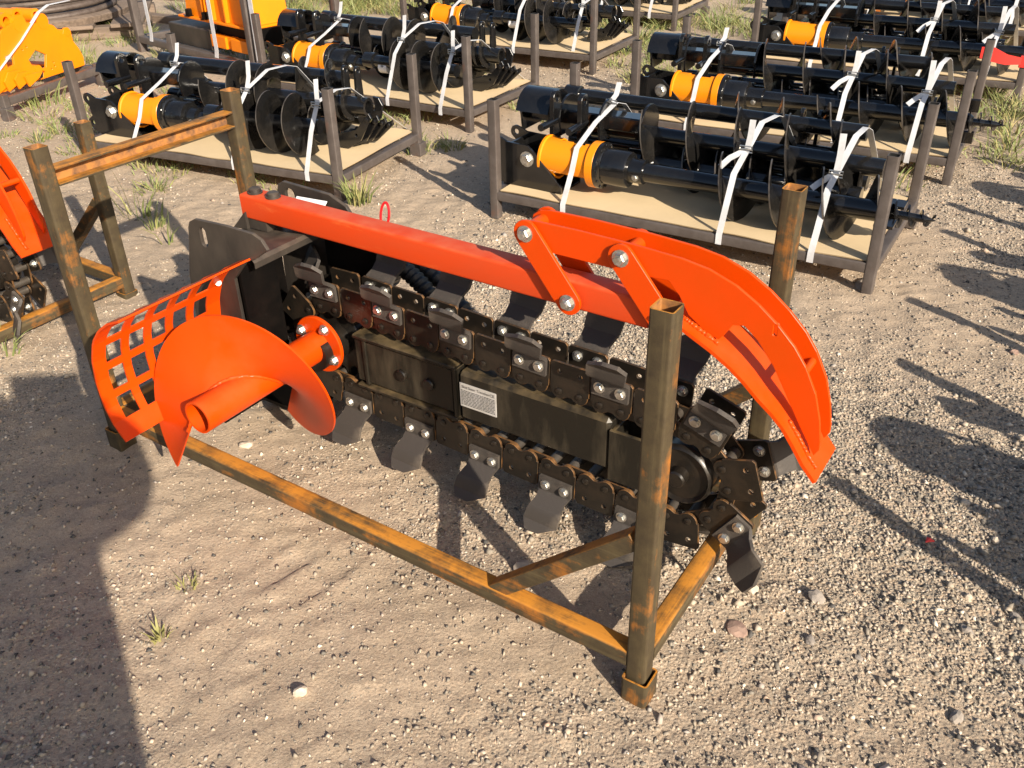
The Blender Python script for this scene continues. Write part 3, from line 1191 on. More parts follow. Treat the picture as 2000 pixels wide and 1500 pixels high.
    for (u, w, z) in ((0.353, 0.182, 0.545),):
        MB().hexbolt(Matrix.Translation((u, w, z)) @ Matrix.Rotation(-0.5, 4, 'Y') @ Matrix.Rotation(-0.3, 4, 'Z'), 0.0062, 0.006).obj('guard_bolt', ['zinc'], g, 25)
    # --- hitch head: side plates, shelf, back plate
    near = [(0.200, 0.24), (0.205, 0.44), (0.215, 0.53), (0.250, 0.655), (0.254, 0.675), (0.264, 0.692), (0.285, 0.703), (0.400, 0.708), (0.500, 0.706), (0.528, 0.695), (0.545, 0.672), (0.50, 0.640), (0.455, 0.618), (0.40, 0.56), (0.40, 0.24)]
    link('side_plate', plate('side_plate', near, [slot(0.309, 0.657, 0.0115, 0.016)], 0.010, 0.001, ('dusty_black',), UZ(0.205)), t)
    far = [(0.196, 0.03), (0.215, 0.53), (0.235, 0.665), (0.242, 0.685), (0.262, 0.697), (0.44, 0.690), (0.50, 0.665), (0.53, 0.62), (0.60, 0.50), (0.62, 0.40), (0.62, 0.05)]
    link('side_plate', plate('side_plate', far, [slot(0.285, 0.650, 0.018, 0.012)], 0.012, 0.0015, ('dusty_black',), UZ(0.545)), t)
    hd = MB()
    hd.box(0.20, 0.212, 0.212, 0.538, 0.03, 0.52)
    hd.box(0.402, 0.412, 0.212, 0.335, 0.25, 0.606)
    hd.box(0.412, 0.62, 0.528, 0.538, 0.10, 0.56)
    hd.box(0.212, 0.40, 0.360, 0.538, 0.035, 0.047)
    hd.obj('head_box', ['black_paint'], t)
    sh = MB()
    V, F = [], []
    row = [(0.235, 0.600), (0.30, 0.602), (0.38, 0.610), (0.44, 0.622), (0.466, 0.625), (0.474, 0.616), (0.474, 0.600)]
    for (u, z) in row:
        V += [(u, 0.212, z), (u, 0.538, z)]
    for i in range(len(row) - 1):
        F.append((2 * i, 2 * i + 2, 2 * i + 3, 2 * i + 1))
    sh.add(V, F)
    sh.obj('top_shelf', ['dusty_black'], t, 40)
    gs = MB()
    gs.add([(0.205, 0.385, 0.600), (0.262, 0.385, 0.604), (0.262, 0.385, 0.655), (0.205, 0.395, 0.600), (0.262, 0.395, 0.604), (0.262, 0.395, 0.655)], [(0, 1, 2), (3, 5, 4), (0, 2, 5, 3), (1, 4, 5, 2), (0, 3, 4, 1)])
    gs.box(0.245, 0.33, 0.396, 0.452, 0.606, 0.640)
    gs.obj('boom_bracket', ['dusty_black'], t, None)
    # hydraulic motor with label on the far side
    mo = MB().lathe([(0.462, 0.06), (0.55, 0.075), (0.66, 0.075), (0.67, 0.06), (0.74, 0.06), (0.745, 0.05)], 28, 0, Matrix(((0, 1, 0, SP.x - 0.10), (1, 0, 0, 0), (0, 0, 1, SP.y + 0.06), (0, 0, 0, 1))))
    mo.obj('hydraulic_motor', ['black_gloss'], t, 35)
    lb = MB().box(-0.058, 0.058, -0.026, 0.026, -0.0012, 0.0012)
    lbl = lb.obj('label_plate', ['sticker'], t)
    lbl.matrix_local = Matrix.Translation((0.385, 0.508, 0.654)) @ Matrix.Rotation(math.radians(-3), 4, 'Y') @ Matrix.Rotation(math.radians(40), 4, 'X')
    tx = bpy.data.curves.new('part_number', 'FONT')
    tx.body = '00L233'
    tx.size, tx.align_x = 0.032, 'CENTER'
    txo = bpy.data.objects.new('tmp', tx)
    tm = bpy.data.meshes.new_from_object(txo)
    bpy.data.objects.remove(txo)
    tm.transform(Matrix.Translation((0, 0.004, 0.002)) @ Matrix.Rotation(PI, 4, 'Z'))
    tm.materials.append(MATS['ink'])
    link('part_number', tm, lbl)
    bs = MB().box(0.30, 0.48, 0.488, 0.538, 0.600, 0.636, b=0.003)
    bs.obj('valve_block', ['black_gloss'], t)
    # hoses in spiral wrap
    for j, pts in enumerate(([(0.47, 0.66, 0.42), (0.56, 0.62, 0.49), (0.66, 0.60, 0.475), (0.74, 0.585, 0.43), (0.80, 0.58, 0.34)],
                             [(0.47, 0.71, 0.40), (0.60, 0.68, 0.47), (0.72, 0.66, 0.44), (0.82, 0.65, 0.36)])):
        # smooth the path
        sp = []
        for i in range(len(pts) - 1):
            p0, p1, p2, p3 = (Vector(pts[max(i - 1, 0)]), Vector(pts[i]), Vector(pts[i + 1]), Vector(pts[min(i + 2, len(pts) - 1)]))
            for q in range(10):
                x = q / 10
                sp.append(0.5 * ((2 * p1) + (p2 - p0) * x + (2 * p0 - 5 * p1 + 4 * p2 - p3) * x * x + (3 * p1 - p0 - 3 * p2 + p3) * x ** 3))
        rad = [0.027 if (i % 2) else 0.021 for i in range(len(sp))]
        MB().tube_path(sp, rad, 12).obj('hydraulic_hose', ['rubber'], t, 30)
    lp = []
    for k in range(22):
        a = k * 2 * PI / 21
        lp.append((0.668 + 0.014 * math.cos(a), 0.508 + 0.008 * math.sin(a), 0.685 + 0.032 * math.sin(a)))
    MB().tube_path(lp, 0.0035, 8, 0, False).obj('hose_cap_ring', ['red_plastic'], t, 40)
    MB().bar((0.655, 0.505, 0.650), (0.690, 0.512, 0.650), 0.02, 0.012).obj('cable_tie', ['rubber'], t)
    # --- crumber boom
    BW0, BW1 = 0.392, 0.456
    cb = MB()
    sec = []
    for sx, sy in ((1, 1), (-1, 1), (-1, -1), (1, -1)):
        st = {(1, 1): 0, (-1, 1): PI / 2, (-1, -1): PI, (1, -1): 1.5 * PI}[sx, sy]
        for k in range(5):
            a = st + k * PI / 8
            sec.append((sx * (0.032 - 0.007) + 0.007 * math.cos(a), sy * (0.034 - 0.007) + 0.007 * math.sin(a)))
    V, F = [], []
    ends_ = ((0.245, 0.668), (0.262, 0.668), (1.49, 0.656))
    ns = len(sec)
    for (u, z) in ends_:
        for (a, b) in sec:
            V.append((u, 0.424 + a, z + b))
    for i in range(len(ends_) - 1):
        for k in range(ns):
            F.append((i * ns + k, i * ns + (k + 1) % ns, (i + 1) * ns + (k + 1) % ns, (i + 1) * ns + k))
    F += [tuple(range(ns))[::-1], tuple(range(2 * ns, 3 * ns))]
    cb.add(V, F)
    boom = cb.obj('crumber_boom', ['red_paint'], t, 30)
    for x in (0.275, 0.345):
        MB().lathe([(0, 0.021), (0.004, 0.021), (0.0042, 0.017), (0.013, 0.0165), (0.016, 0.012)], 22, 0, Matrix(((0, 1, 0, x), (0, 0, 1, 0.424), (1, 0, 0, 0.7015), (0, 0, 0, 1)))).obj('boom_bolt', ['dusty_black'], boom, 30)
    # --- crumber shoe: two curved plates on a bent foot strip, hung on straps
    top = [(1.155, 0.778), (1.162, 0.800), (1.180, 0.813), (1.21, 0.817), (1.32, 0.817), (1.454, 0.813), (1.56, 0.806), (1.62, 0.796), (1.68, 0.774), (1.73, 0.744), (1.772, 0.711), (1.81, 0.674), (1.838, 0.636), (1.866, 0.582), (1.883, 0.525), (1.892, 0.475), (1.893, 0.455), (1.884, 0.438)]
    bot = [(1.846, 0.498), (1.812, 0.556), (1.775, 0.618), (1.735, 0.668), (1.705, 0.692), (1.682, 0.688), (1.665, 0.660), (1.655, 0.647), (1.628, 0.655), (1.585, 0.685), (1.560, 0.725), (1.535, 0.752), (1.45, 0.748), (1.22, 0.752), (1.175, 0.765)]
    for nm, w in (('shoe_plate', 0.390), ('shoe_plate', 0.462)):
        link(nm, plate(nm, top + bot, [slot(1.768, 0.700, 0.004, 0.009)] if w < 0.4 else [], 0.008, 0.001, ('orange_paint',), UZ(w)), t)
    st_ = MB()
    foot = [(1.545, 0.688), (1.593, 0.664), (1.650, 0.636), (1.696, 0.608), (1.730, 0.582), (1.763, 0.552), (1.795, 0.527), (1.82, 0.503), (1.845, 0.470), (1.872, 0.430), (1.902, 0.395)]
    pr2, ws, nn = [], [], []
    for i, (u, z) in enumerate(foot):
        a, b = foot[max(i - 1, 0)], foot[min(i + 1, len(foot) - 1)]
        d = Vector((b[0] - a[0], 0, b[1] - a[1])).normalized()
        nn.append(Vector((-d.z, 0, d.x)))
        pr2.append(Vector((u, 0.424, z)))
        hw = 0.072 if i < len(foot) - 1 else 0.070
        ws.append((Vector((0, -hw, 0)), Vector((0, hw, 0))))
    st_.ribbon(pr2, ws, 0.008, nn)
    sf = st_.obj('shoe_foot', ['orange_paint'], t, 30)
    for i0, i1 in ((0.6, 2.1), (7.0, 9.6)):
        wb = []
        for q in range(41):
            x = i0 + (i1 - i0) * q / 40
            k_ = min(int(x), len(foot) - 2)
            a_, b_ = Vector((foot[k_][0], 0.3835, foot[k_][1])), Vector((foot[k_ + 1][0], 0.3835, foot[k_ + 1][1]))
            wb.append(a_.lerp(b_, x - k_) + nn[k_] * 0.005)
        MB().tube_path(wb, [0.0052 + jw.uniform(-0.0014, 0.0014) for _ in wb], 7).obj('weld_bead', ['orange_paint'], sf, 50)
    for (u, z) in ((1.188, 0.790), (1.430, 0.784), (1.832, 0.612)):
        MB().lathe([(0.394, 0.016 if u < 1.6 else 0.009), (0.458, 0.016 if u < 1.6 else 0.009)], 16, 0, Matrix(((0, 1, 0, u), (1, 0, 0, 0), (0, 0, 1, z), (0, 0, 0, 1)))).obj('shoe_spacer', ['orange_paint'], t, 30)
    for w, sd in ((0.380, -1), (0.472, 1)):
        for p0, p1 in (((1.192, 0.788), (1.302, 0.646)), ((1.428, 0.782), (1.545, 0.640))):
            s_o = link('shoe_link', plate('shoe_link', capsule(p0, p1, 0.031, 10), (), 0.009, 0.001, ('orange_paint',), UZ(w)), t)
            for q in (p0, p1):
                MB().hexbolt(axis_w(q[0], w + sd * 0.0045, q[1], sd), 0.0145, 0.014, shank=0.006).obj('lock_nut', ['zinc'], s_o, 25)
    return t


crate = make_rusty_crate()
trench = make_trencher()

# ------------------------------------------------------------------ steel crates with auger bundles (x along, y across, z up)
PH, PWD, PT = 0.535, 0.762, 0.042
RAILZ = 0.103


def make_steel_crate(L, label, loc, rz):
    t = thing('steel_crate', label, 'crate', (*loc, 0), rz, 'dark steel crates set out in rows')
    for (x, y) in ((0, 0), (0, PWD), (L, 0), (L, PWD)):
        MB().sqtube((x, y, -0.005), (x, y, PH), PT).obj('post', ['crate_steel', 'hole_dark'], t)
    for (x, y) in ((L, PWD),):
        MB().box(x - 0.034, x + 0.034, y - 0.034, y + 0.034, 0.0, 0.07, b=0.003).obj('foot', ['crate_steel'], t)
    for y in (0, PWD):
        MB().sqtube((PT / 2, y, RAILZ), (L - PT / 2, y, RAILZ), PT - 0.001, ends=(False, False)).obj('rail', ['crate_steel', 'hole_dark'], t)
    for x in (0, L):
        MB().sqtube((x, PT / 2, RAILZ), (x, PWD - PT / 2, RAILZ), PT - 0.001, ends=(False, False)).obj('cross_rail', ['crate_steel', 'hole_dark'], t)
    MB().bar((L / 2, PT / 2, RAILZ), (L / 2, PWD - PT / 2, RAILZ), 0.04, 0.03).obj('cross_rail', ['crate_steel'], t)
    return t


def AX(y, z, x=0.0):
    return Matrix.Translation((x, y, z))


def make_drive(sticker=False):
    """auger drive: black hitch bracket, orange motor hood, black gearbox and output shaft along X"""
    t = thing('auger_drive', 'x', 'auger drive')
    for y, sd in ((-0.088, -1), (0.088, 1)):
        ol = [(-0.055, -0.10), (-0.02, -0.118), (0.17, -0.135), (0.30, -0.135), (0.30, -0.10), (0.17, 0.03), (0.13, 0.065), (0.02, 0.07), (-0.01, 0.085)] + circ(-0.035, 0.062, 0.03, 8, PI / 2, PI * 1.2, False) + [(-0.035, 0.02), (-0.03, -0.03)] + circ(-0.035, -0.068, 0.032, 8, PI * 0.8, PI * 1.5, False)
        link('bracket_plate', plate('bracket_plate', ol, [circ(-0.035, 0.062, 0.013, 10), circ(-0.035, -0.068, 0.013, 10)], 0.012, 0.0012, ('black_gloss',), UZ(y)), t)
        MB().hexbolt(axis_w(0.125, y + sd * 0.006, 0.005, sd), 0.026, 0.022).obj('pivot_bolt', ['zinc'], t, 25)
    MB().box(0.02, 0.032, -0.082, 0.082, -0.11, 0.06, b=0.002).obj('bracket_web', ['black_gloss'], t)
    MB().box(-0.01, 0.30, -0.082, 0.082, -0.134, -0.122, b=0.002).obj('bracket_base', ['black_gloss'], t)
    hood = MB()
    n = 40
    xs = [(0.175, 0.092), (0.178, 0.097), (0.188, 0.097), (0.192, 0.090), (0.25, 0.089), (0.32, 0.089), (0.38, 0.089), (0.408, 0.090), (0.415, 0.101), (0.448, 0.101), (0.452, 0.097)]
    V, F = [], []
    for (x, r) in xs:
        for k in range(n):
            a = k * 2 * PI / n
            V += [(x, r * math.cos(a), r * math.sin(a)), (x, (r - 0.008) * math.cos(a), (r - 0.008) * math.sin(a))]
    cut = lambda i, k: 4 <= i <= 6 and min((k - 7) % n, (7 - k) % n) < 4 + (1 if i == 5 else 0) or 4 <= i <= 6 and min((k - 27) % n, (27 - k) % n) < 5
    for i in range(len(xs) - 1):
        for k in range(n):
            a, b = (i * n + k) * 2, (i * n + (k + 1) % n) * 2
            c, d = b + 2 * n, a + 2 * n
            if cut(i, k):
                continue
            F += [(a, d, c, b), (a + 1, b + 1, c + 1, d + 1)]
            for (di, dk, e) in ((-1, 0, (a, b)), (1, 0, (d, c)), (0, -1, (a, d)), (0, 1, (b, c))):
                if cut(i + di, (k + dk) % n) or not 0 <= i + di < len(xs) - 1:
                    F.append((e[0], e[1], e[1] + 1, e[0] + 1))
    hood.add(V, F)
    hood.obj('motor_hood', ['yellow_paint'], t, 30)
    MB().lathe([(0.15, 0.05), (0.40, 0.05)], 20).obj('motor', ['black_paint'], t)
    gb = MB().lathe([(0.452, 0.101), (0.468, 0.101), (0.470, 0.086), (0.476, 0.078), (0.585, 0.078), (0.592, 0.074), (0.597, 0.052), (0.66, 0.050), (0.664, 0.036), (0.74, 0.036)], 36)
    gbo = gb.obj('gearbox', ['black_gloss'], t, 30)
    for k in range(12):
        a = k * PI / 6
        MB().hexbolt(Matrix.Translation((0.4685, 0.092 * math.cos(a), 0.092 * math.sin(a))), 0.006, 0.006, False).obj('flange_bolt', ['black_gloss'], gbo, 25)
    MB().hexbolt(axis_w(0.635, -0.049, -0.012), 0.012, 0.012).obj('shaft_bolt', ['zinc'], t, 25)
    if sticker:
        so = MB().lathe([(0.85, 0.0385), (0.915, 0.0385)], 30).obj('sticker', ['sticker'], t, 30)
        d = MB()
        for a in (-2.2, -1.75):
            for (x0, x1, da0, da1) in ((0.872, 0.877, 0.0, 0.5), (0.889, 0.894, 0.0, 0.5), (0.866, 0.900, 0.22, 0.28)):
                V = [(x, 0.0392 * math.sin(a + q), -0.0392 * math.cos(a + q)) for q in (da0, da1) for x in (x0, x1)]
        for (x0, x1, z0, z1) in ((0.876, 0.880, 0.004, 0.020), (0.886, 0.890, 0.004, 0.020), (0.870, 0.896, 0.0105, 0.0135), (0.876, 0.890, 0.018, 0.021)):
            V = [(x, -math.sqrt(max(0.0395 ** 2 - z * z, 0)) - 0.0002, z) for z in (z0, z1) for x in (x0, x1)]
            d.add(V, [(0, 1, 3, 2)])
        d.obj('printed_mark', ['ink'], so, None)
    return t


def make_auger(r, x0, x1, xf0, xf1, pitch, hub=0.040, tip=True, a0=0.0, th=0.006):
    t = thing('earth_auger', 'x', 'auger')
    MB().lathe([(x0, hub - 0.008), (x0 - 0.001, hub), (x1, hub), (x1 + 0.02, hub * 0.6), (x1 + 0.021, 0.0)] if tip else [(x0, hub - 0.008), (x0, hub), (x1, hub), (x1, hub - 0.008)], 24).obj('shaft', ['black_gloss'], t, 35)
    turns = (xf1 - xf0) / pitch
    MB().helix(hub - 0.001, r, xf0, xf1, a0, a0 + turns * 2 * PI, th, int(turns * 30), rim=1).obj('flight', ['black_flight', 'flight_edge_glint'], t, 50)
    MB().lathe([(x0 - 0.015, hub + 0.012), (x0 + 0.06, hub + 0.012), (x0 + 0.065, hub)], 24).obj('socket', ['black_gloss'], t, 35)
    if tip:
        p = MB().lathe([(x1, 0.018), (x1 + 0.12, 0.014), (x1 + 0.165, 0.0)], 12)
        p.helix(0.01, 0.05, x1 + 0.0, x1 + 0.155, 0, 3.2 * 2 * PI, 0.006, 64, 0, lambda q: 0.058 - 0.036 * q)
        p.obj('pilot_screw', ['black_gloss'], t, 40)
        for a in (0.4, 0.4 + PI):
            MB().box(xf1 - 0.02, xf1 + 0.05, r * 0.45, r * 0.98, -0.006, 0.006, mx=Matrix.Rotation(a0 + turns * 2 * PI + a - 0.4, 4, 'X'), b=0.001).obj('cutting_tooth', ['black_gloss'], t)
    return t


def lug_outline(w, h, r):
    return [(-w, 0), (w, 0), (w * 0.75, h - r)] + circ(0, h - r, r, 10, 0, PI, False) + [(-w * 0.75, h - r)]


def make_hitch(long_=0.60, wide=0.16, ribs=4):
    """hitch cradle: box beam with curved end cheeks and two pin lugs"""
    t = thing('hitch_cradle', 'x', 'hitch')
    MB().box(0.0, long_, -0.05, 0.05, 0.02, 0.085, b=0.006).obj('beam', ['black_gloss'], t)
    arc = [(-0.085, -0.045), (0.085, -0.045), (0.10, 0.04)] + circ(0, 0.02, 0.105, 10, 0.2, PI - 0.2, False) + [(-0.10, 0.04)]
    for k in range(ribs):
        x = 0.0 + long_ * k / (ribs - 1)
        link('cheek', plate('cheek', arc, (), 0.012, 0.001, ('black_gloss',), Matrix.Translation((x, 0, 0.02)) @ Matrix(((0, 0, 1, 0), (1, 0, 0, 0), (0, 1, 0, 0), (0, 0, 0, 1)))), t)
    # curved cover at the outer end
    V, F = [], []
    for i in range(9):
        a = 0.25 + (PI - 0.5) * i / 8
        for x in (-0.02, 0.15):
            for r in (0.112, 0.120):
                V.append((x, r * math.cos(a), 0.04 + r * math.sin(a)))
    for i in range(8):
        o, p = i * 4, i * 4 + 4
        F += [(o, p, p + 2, o + 2), (o + 1, o + 3, p + 3, p + 1), (o, o + 1, p + 1, p), (o + 2, p + 2, p + 3, o + 3)]
    F += [(0, 2, 3, 1), (32, 33, 35, 34)]
    MB().add(V, F).obj('cover', ['black_gloss'], t, 40)
    for x in (0.19, 0.33):
        for y in (-0.115,):
            link('pin_lug', plate('pin_lug', capsule((0, -0.08), (0, 0.12), 0.036), [circ(0, 0.12, 0.015, 10), circ(0, -0.08, 0.015, 10)], 0.022, 0.002, ('black_gloss',), Matrix.Translation((x, y, 0.03)) @ Matrix(((0, 0, 1, 0), (1, 0, 0, 0), (0, 1, 0, 0), (0, 0, 0, 1)))), t)
        MB().lathe([(-0.15, 0.016), (0.02, 0.016)], 14, 0, axis_w(x, -0.1, 0.05, 1)).obj('pin', ['black_gloss'], t)
    return t


def make_cutter_head():
    """short hub with curved arm and a fan of bolted blades"""
    t = thing('cutter_head', 'x', 'cutter head')
    MB().lathe([(0.0, 0.03), (0.0, 0.046), (0.17, 0.046), (0.17, 0.030), (0.10, 0.030)], 28).obj('hub', ['black_gloss'], t, 35)
    arm = [(0.10, -0.05), (0.20, -0.04), (0.22, 0.03), (0.20, 0.065), (0.165, 0.07), (0.175, 0.03), (0.17, 0.0), (0.10, 0.0)]
    link('hook_arm', plate('hook_arm', [(x, z - 0.03) for (x, z) in arm], (), 0.016, 0.0015, ('black_gloss',), UZ(0.06)), t)
    for k in range(4):
        a = -0.35 + k * 0.10
        M_ = Matrix.Translation((0.02 + 0.01 * k, -0.05 + k * 0.042, -0.13)) @ Matrix.Rotation(a, 4, 'Y')
        bl = [(-0.06, -0.05), (0.02, -0.085), (0.10, -0.07), (0.215, 0.02), (0.21, 0.045), (0.10, -0.01), (-0.02, 0.0)]
        b = link('blade', plate('blade', bl, [circ(0.09, -0.035, 0.008, 8)], 0.012, 0.001, ('black_gloss',), M_ @ UZ(0)), t)
        MB().hexbolt(M_ @ axis_w(0.19, -0.006, 0.02), 0.012, 0.012).obj('blade_bolt', ['black_gloss'], b, 25)
    for x in (0.0, 0.075):
        link('pin_lug', plate('pin_lug', lug_outline(0.03, 0.15, 0.024), [circ(0, 0.125, 0.011, 8)], 0.016, 0.0015, ('black_gloss',), Matrix.Translation((x - 0.02, 0.10, 0.02)) @ Matrix(((0, 0, 1, 0), (1, 0, 0, 0), (0, 1, 0, 0), (0, 0, 0, 1)))), t)
    for x in (-0.05, -0.02, 0.03):
        MB().helix(0.044, 0.075, x, x + 0.05, 1.2, 4.6, 0.005, 16).obj('flight', ['black_flight'], t, 50)
    return t


def make_strap(path, width=0.025, tails=(), buckle=None):
    """flat packing strap along path of (x, y, z), its width along the crate"""
    t = thing('packing_strap', 'x', 'strap')
    pts = [Vector(p) for p in path]
    mb = MB()
    pr, ws, nn = [], [], []
    for i, p in enumerate(pts):
        d = (pts[min(i + 1, len(pts) - 1)] - pts[max(i - 1, 0)]).normalized()
        sd = Vector((1, 0, 0)) - d * d.x
        sd.normalize()
        nn.append(d.cross(sd).normalized())
        pr.append(p)
        ws.append((-sd * width / 2, sd * width / 2))
    mb.ribbon(pr, ws, 0.0016, nn)
    mb.obj('band', ['strap_white'], t, 40)
    for tl in tails:
        tp = [Vector(p) for p in tl]
        pr, ws, nn = [], [], []
        for i, p in enumerate(tp):
            d = (tp[min(i + 1, len(tp) - 1)] - tp[max(i - 1, 0)]).normalized()
            sd = Vector((1, 0, 0)) - d * d.x
            sd.normalize()
            nn.append(d.cross(sd).normalized())
            pr.append(p)
            ws.append((-sd * width / 2, sd * width / 2))
        MB().ribbon(pr, ws, 0.0016, nn).obj('tail', ['strap_white'], t, 40)
    if buckle:
        b = Vector(buckle)
        lp = [b + Vector((x, -0.004, z)) for x, z in ((-0.026, -0.012), (0.026, -0.012), (0.026, 0.012), (-0.026, 0.012), (-0.026, -0.012))]
        MB().tube_path(lp, 0.0028, 6).obj('buckle', ['zinc'], t)
        MB().bar(b + Vector((-0.026, -0.006, 0)), b + Vector((0.026, -0.006, 0)), 0.006, 0.004, b=0.0).obj('buckle', ['zinc'], t)
    return t


def make_card(L, seed):
    t = bpy.data.objects.new('cardboard_sheet', None)
    nx_, ny_ = 34, 16
    r = random.Random(seed)
    V, F = [], []
    for i in range(nx_ + 1):
        for j in range(ny_ + 1):
            x, y = 0.03 + (L - 0.05) * i / nx_, -0.012 + (PWD + 0.014) * j / ny_
            if j == 0:
                y += 0.014 * mnoise.noise(Vector((x * 4, seed, 0)))
            z = 0.1265 + 0.007 * (mnoise.noise(Vector((x * 3.1, y * 3, seed))) + 0.6)
            V.append((x, y, z))
    for i in range(nx_):
        for j in range(ny_):
            a = i * (ny_ + 1) + j
            F.append((a, a + ny_ + 1, a + ny_ + 2, a + 1))
    bpy.data.objects.remove(t)
    mb = MB()
    mb.add(V, F)
    nV = len(V)
    mb.add([(x, y, z - 0.003) for (x, y, z) in V], [f[::-1] for f in F])
    o = mb.obj('cardboard_sheet', ['cardboard'], None, 60)
    return o


def bundle_right():
    """parts list of a crate with long slim augers: [(object, local matrix, what it is)]"""
    out = []
    d = make_drive()
    out.append((d, AX(0.165, 0.262), 'orange and black auger drive'))
    a = make_auger(0.134, 0.60, 1.675, 0.96, 1.66, 0.205, a0=0.6)
    out.append((a, AX(0.165, 0.262), 'long black auger coupled to orange drive'))
    b = make_auger(0.166, 0.30, 1.58, 0.56, 1.50, 0.212, hub=0.038, tip=False, a0=2.2)
    out.append((b, AX(0.425, 0.345), 'wide black auger lying behind the drive'))
    c = make_auger(0.105, 0.03, 1.45, 0.86, 1.42, 0.20, hub=0.034, tip=False, a0=1.0)
    out.append((c, AX(0.655, 0.41), 'slim black auger along the back rail'))
    e = make_auger(0.098, 0.50, 1.52, 0.72, 1.50, 0.15, hub=0.040, tip=False, a0=0.3)
    out.append((e, AX(0.375, 0.232), 'low black auger wedged beneath the others'))
    f2 = make_auger(0.085, 0.10, 1.50, 0.60, 1.46, 0.15, hub=0.036, tip=False, a0=2.0)
    out.append((f2, AX(0.585, 0.222), 'thin black auger flat on the cardboard'))
    h_ = make_hitch(0.60)
    out.append((h_, AX(0.385, 0.345, -0.03), 'black hitch cradle with two pin lugs'))
    k = make_cutter_head()
    out.append((k, AX(0.60, 0.30, 1.18), 'black cutter head with two upright lugs'))
    cd = make_card(1.67, 3)
    out.append((cd, Matrix.Identity(4), 'tan cardboard sheet under the augers'))
    s1 = make_strap([(0.36, -0.024, 0.085), (0.36, -0.0235, 0.126), (0.362, 0.055, 0.255), (0.363, 0.095, 0.345), (0.375, 0.25, 0.42), (0.40, 0.40, 0.475), (0.41, 0.46, 0.455), (0.47, 0.785, 0.126), (0.47, 0.786, 0.08)],
                    tails=[[(0.375, 0.40, 0.475), (0.385, 0.43, 0.50), (0.38, 0.47, 0.545)]], buckle=(0.385, 0.385, 0.475))
    out.append((s1, Matrix.Identity(4), 'white strap over the orange drive'))
    s2 = make_strap([(1.075, -0.024, 0.085), (1.075, -0.0235, 0.126), (1.078, 0.075, 0.35), (1.085, 0.20, 0.42), (1.10, 0.30, 0.50), (1.13, 0.40, 0.508), (1.14, 0.46, 0.485), (1.20, 0.785, 0.126), (1.20, 0.786, 0.08)],
                    tails=[[(1.085, 0.195, 0.42), (1.09, 0.20, 0.47), (1.088, 0.215, 0.53)], [(1.08, 0.185, 0.415), (1.03, 0.15, 0.385), (1.0, 0.13, 0.35)]], buckle=(1.083, 0.185, 0.42))
    out.append((s2, Matrix.Identity(4), 'white strap across the middle of the augers'))
    s3 = make_strap([(1.445, -0.024, 0.085), (1.445, -0.0235, 0.126), (1.447, 0.085, 0.345), (1.452, 0.17, 0.39), (1.47, 0.32, 0.49), (1.485, 0.40, 0.505), (1.49, 0.46, 0.48), (1.53, 0.785, 0.126), (1.53, 0.786, 0.08)],
                    tails=[[(1.452, 0.16, 0.39), (1.453, 0.17, 0.45), (1.448, 0.19, 0.53)], [(1.445, 0.15, 0.385), (1.40, 0.12, 0.35), (1.38, 0.105, 0.33)]], buckle=(1.452, 0.155, 0.385))
    out.append((s3, Matrix.Identity(4), 'white strap beside the pilot screw'))
    return out


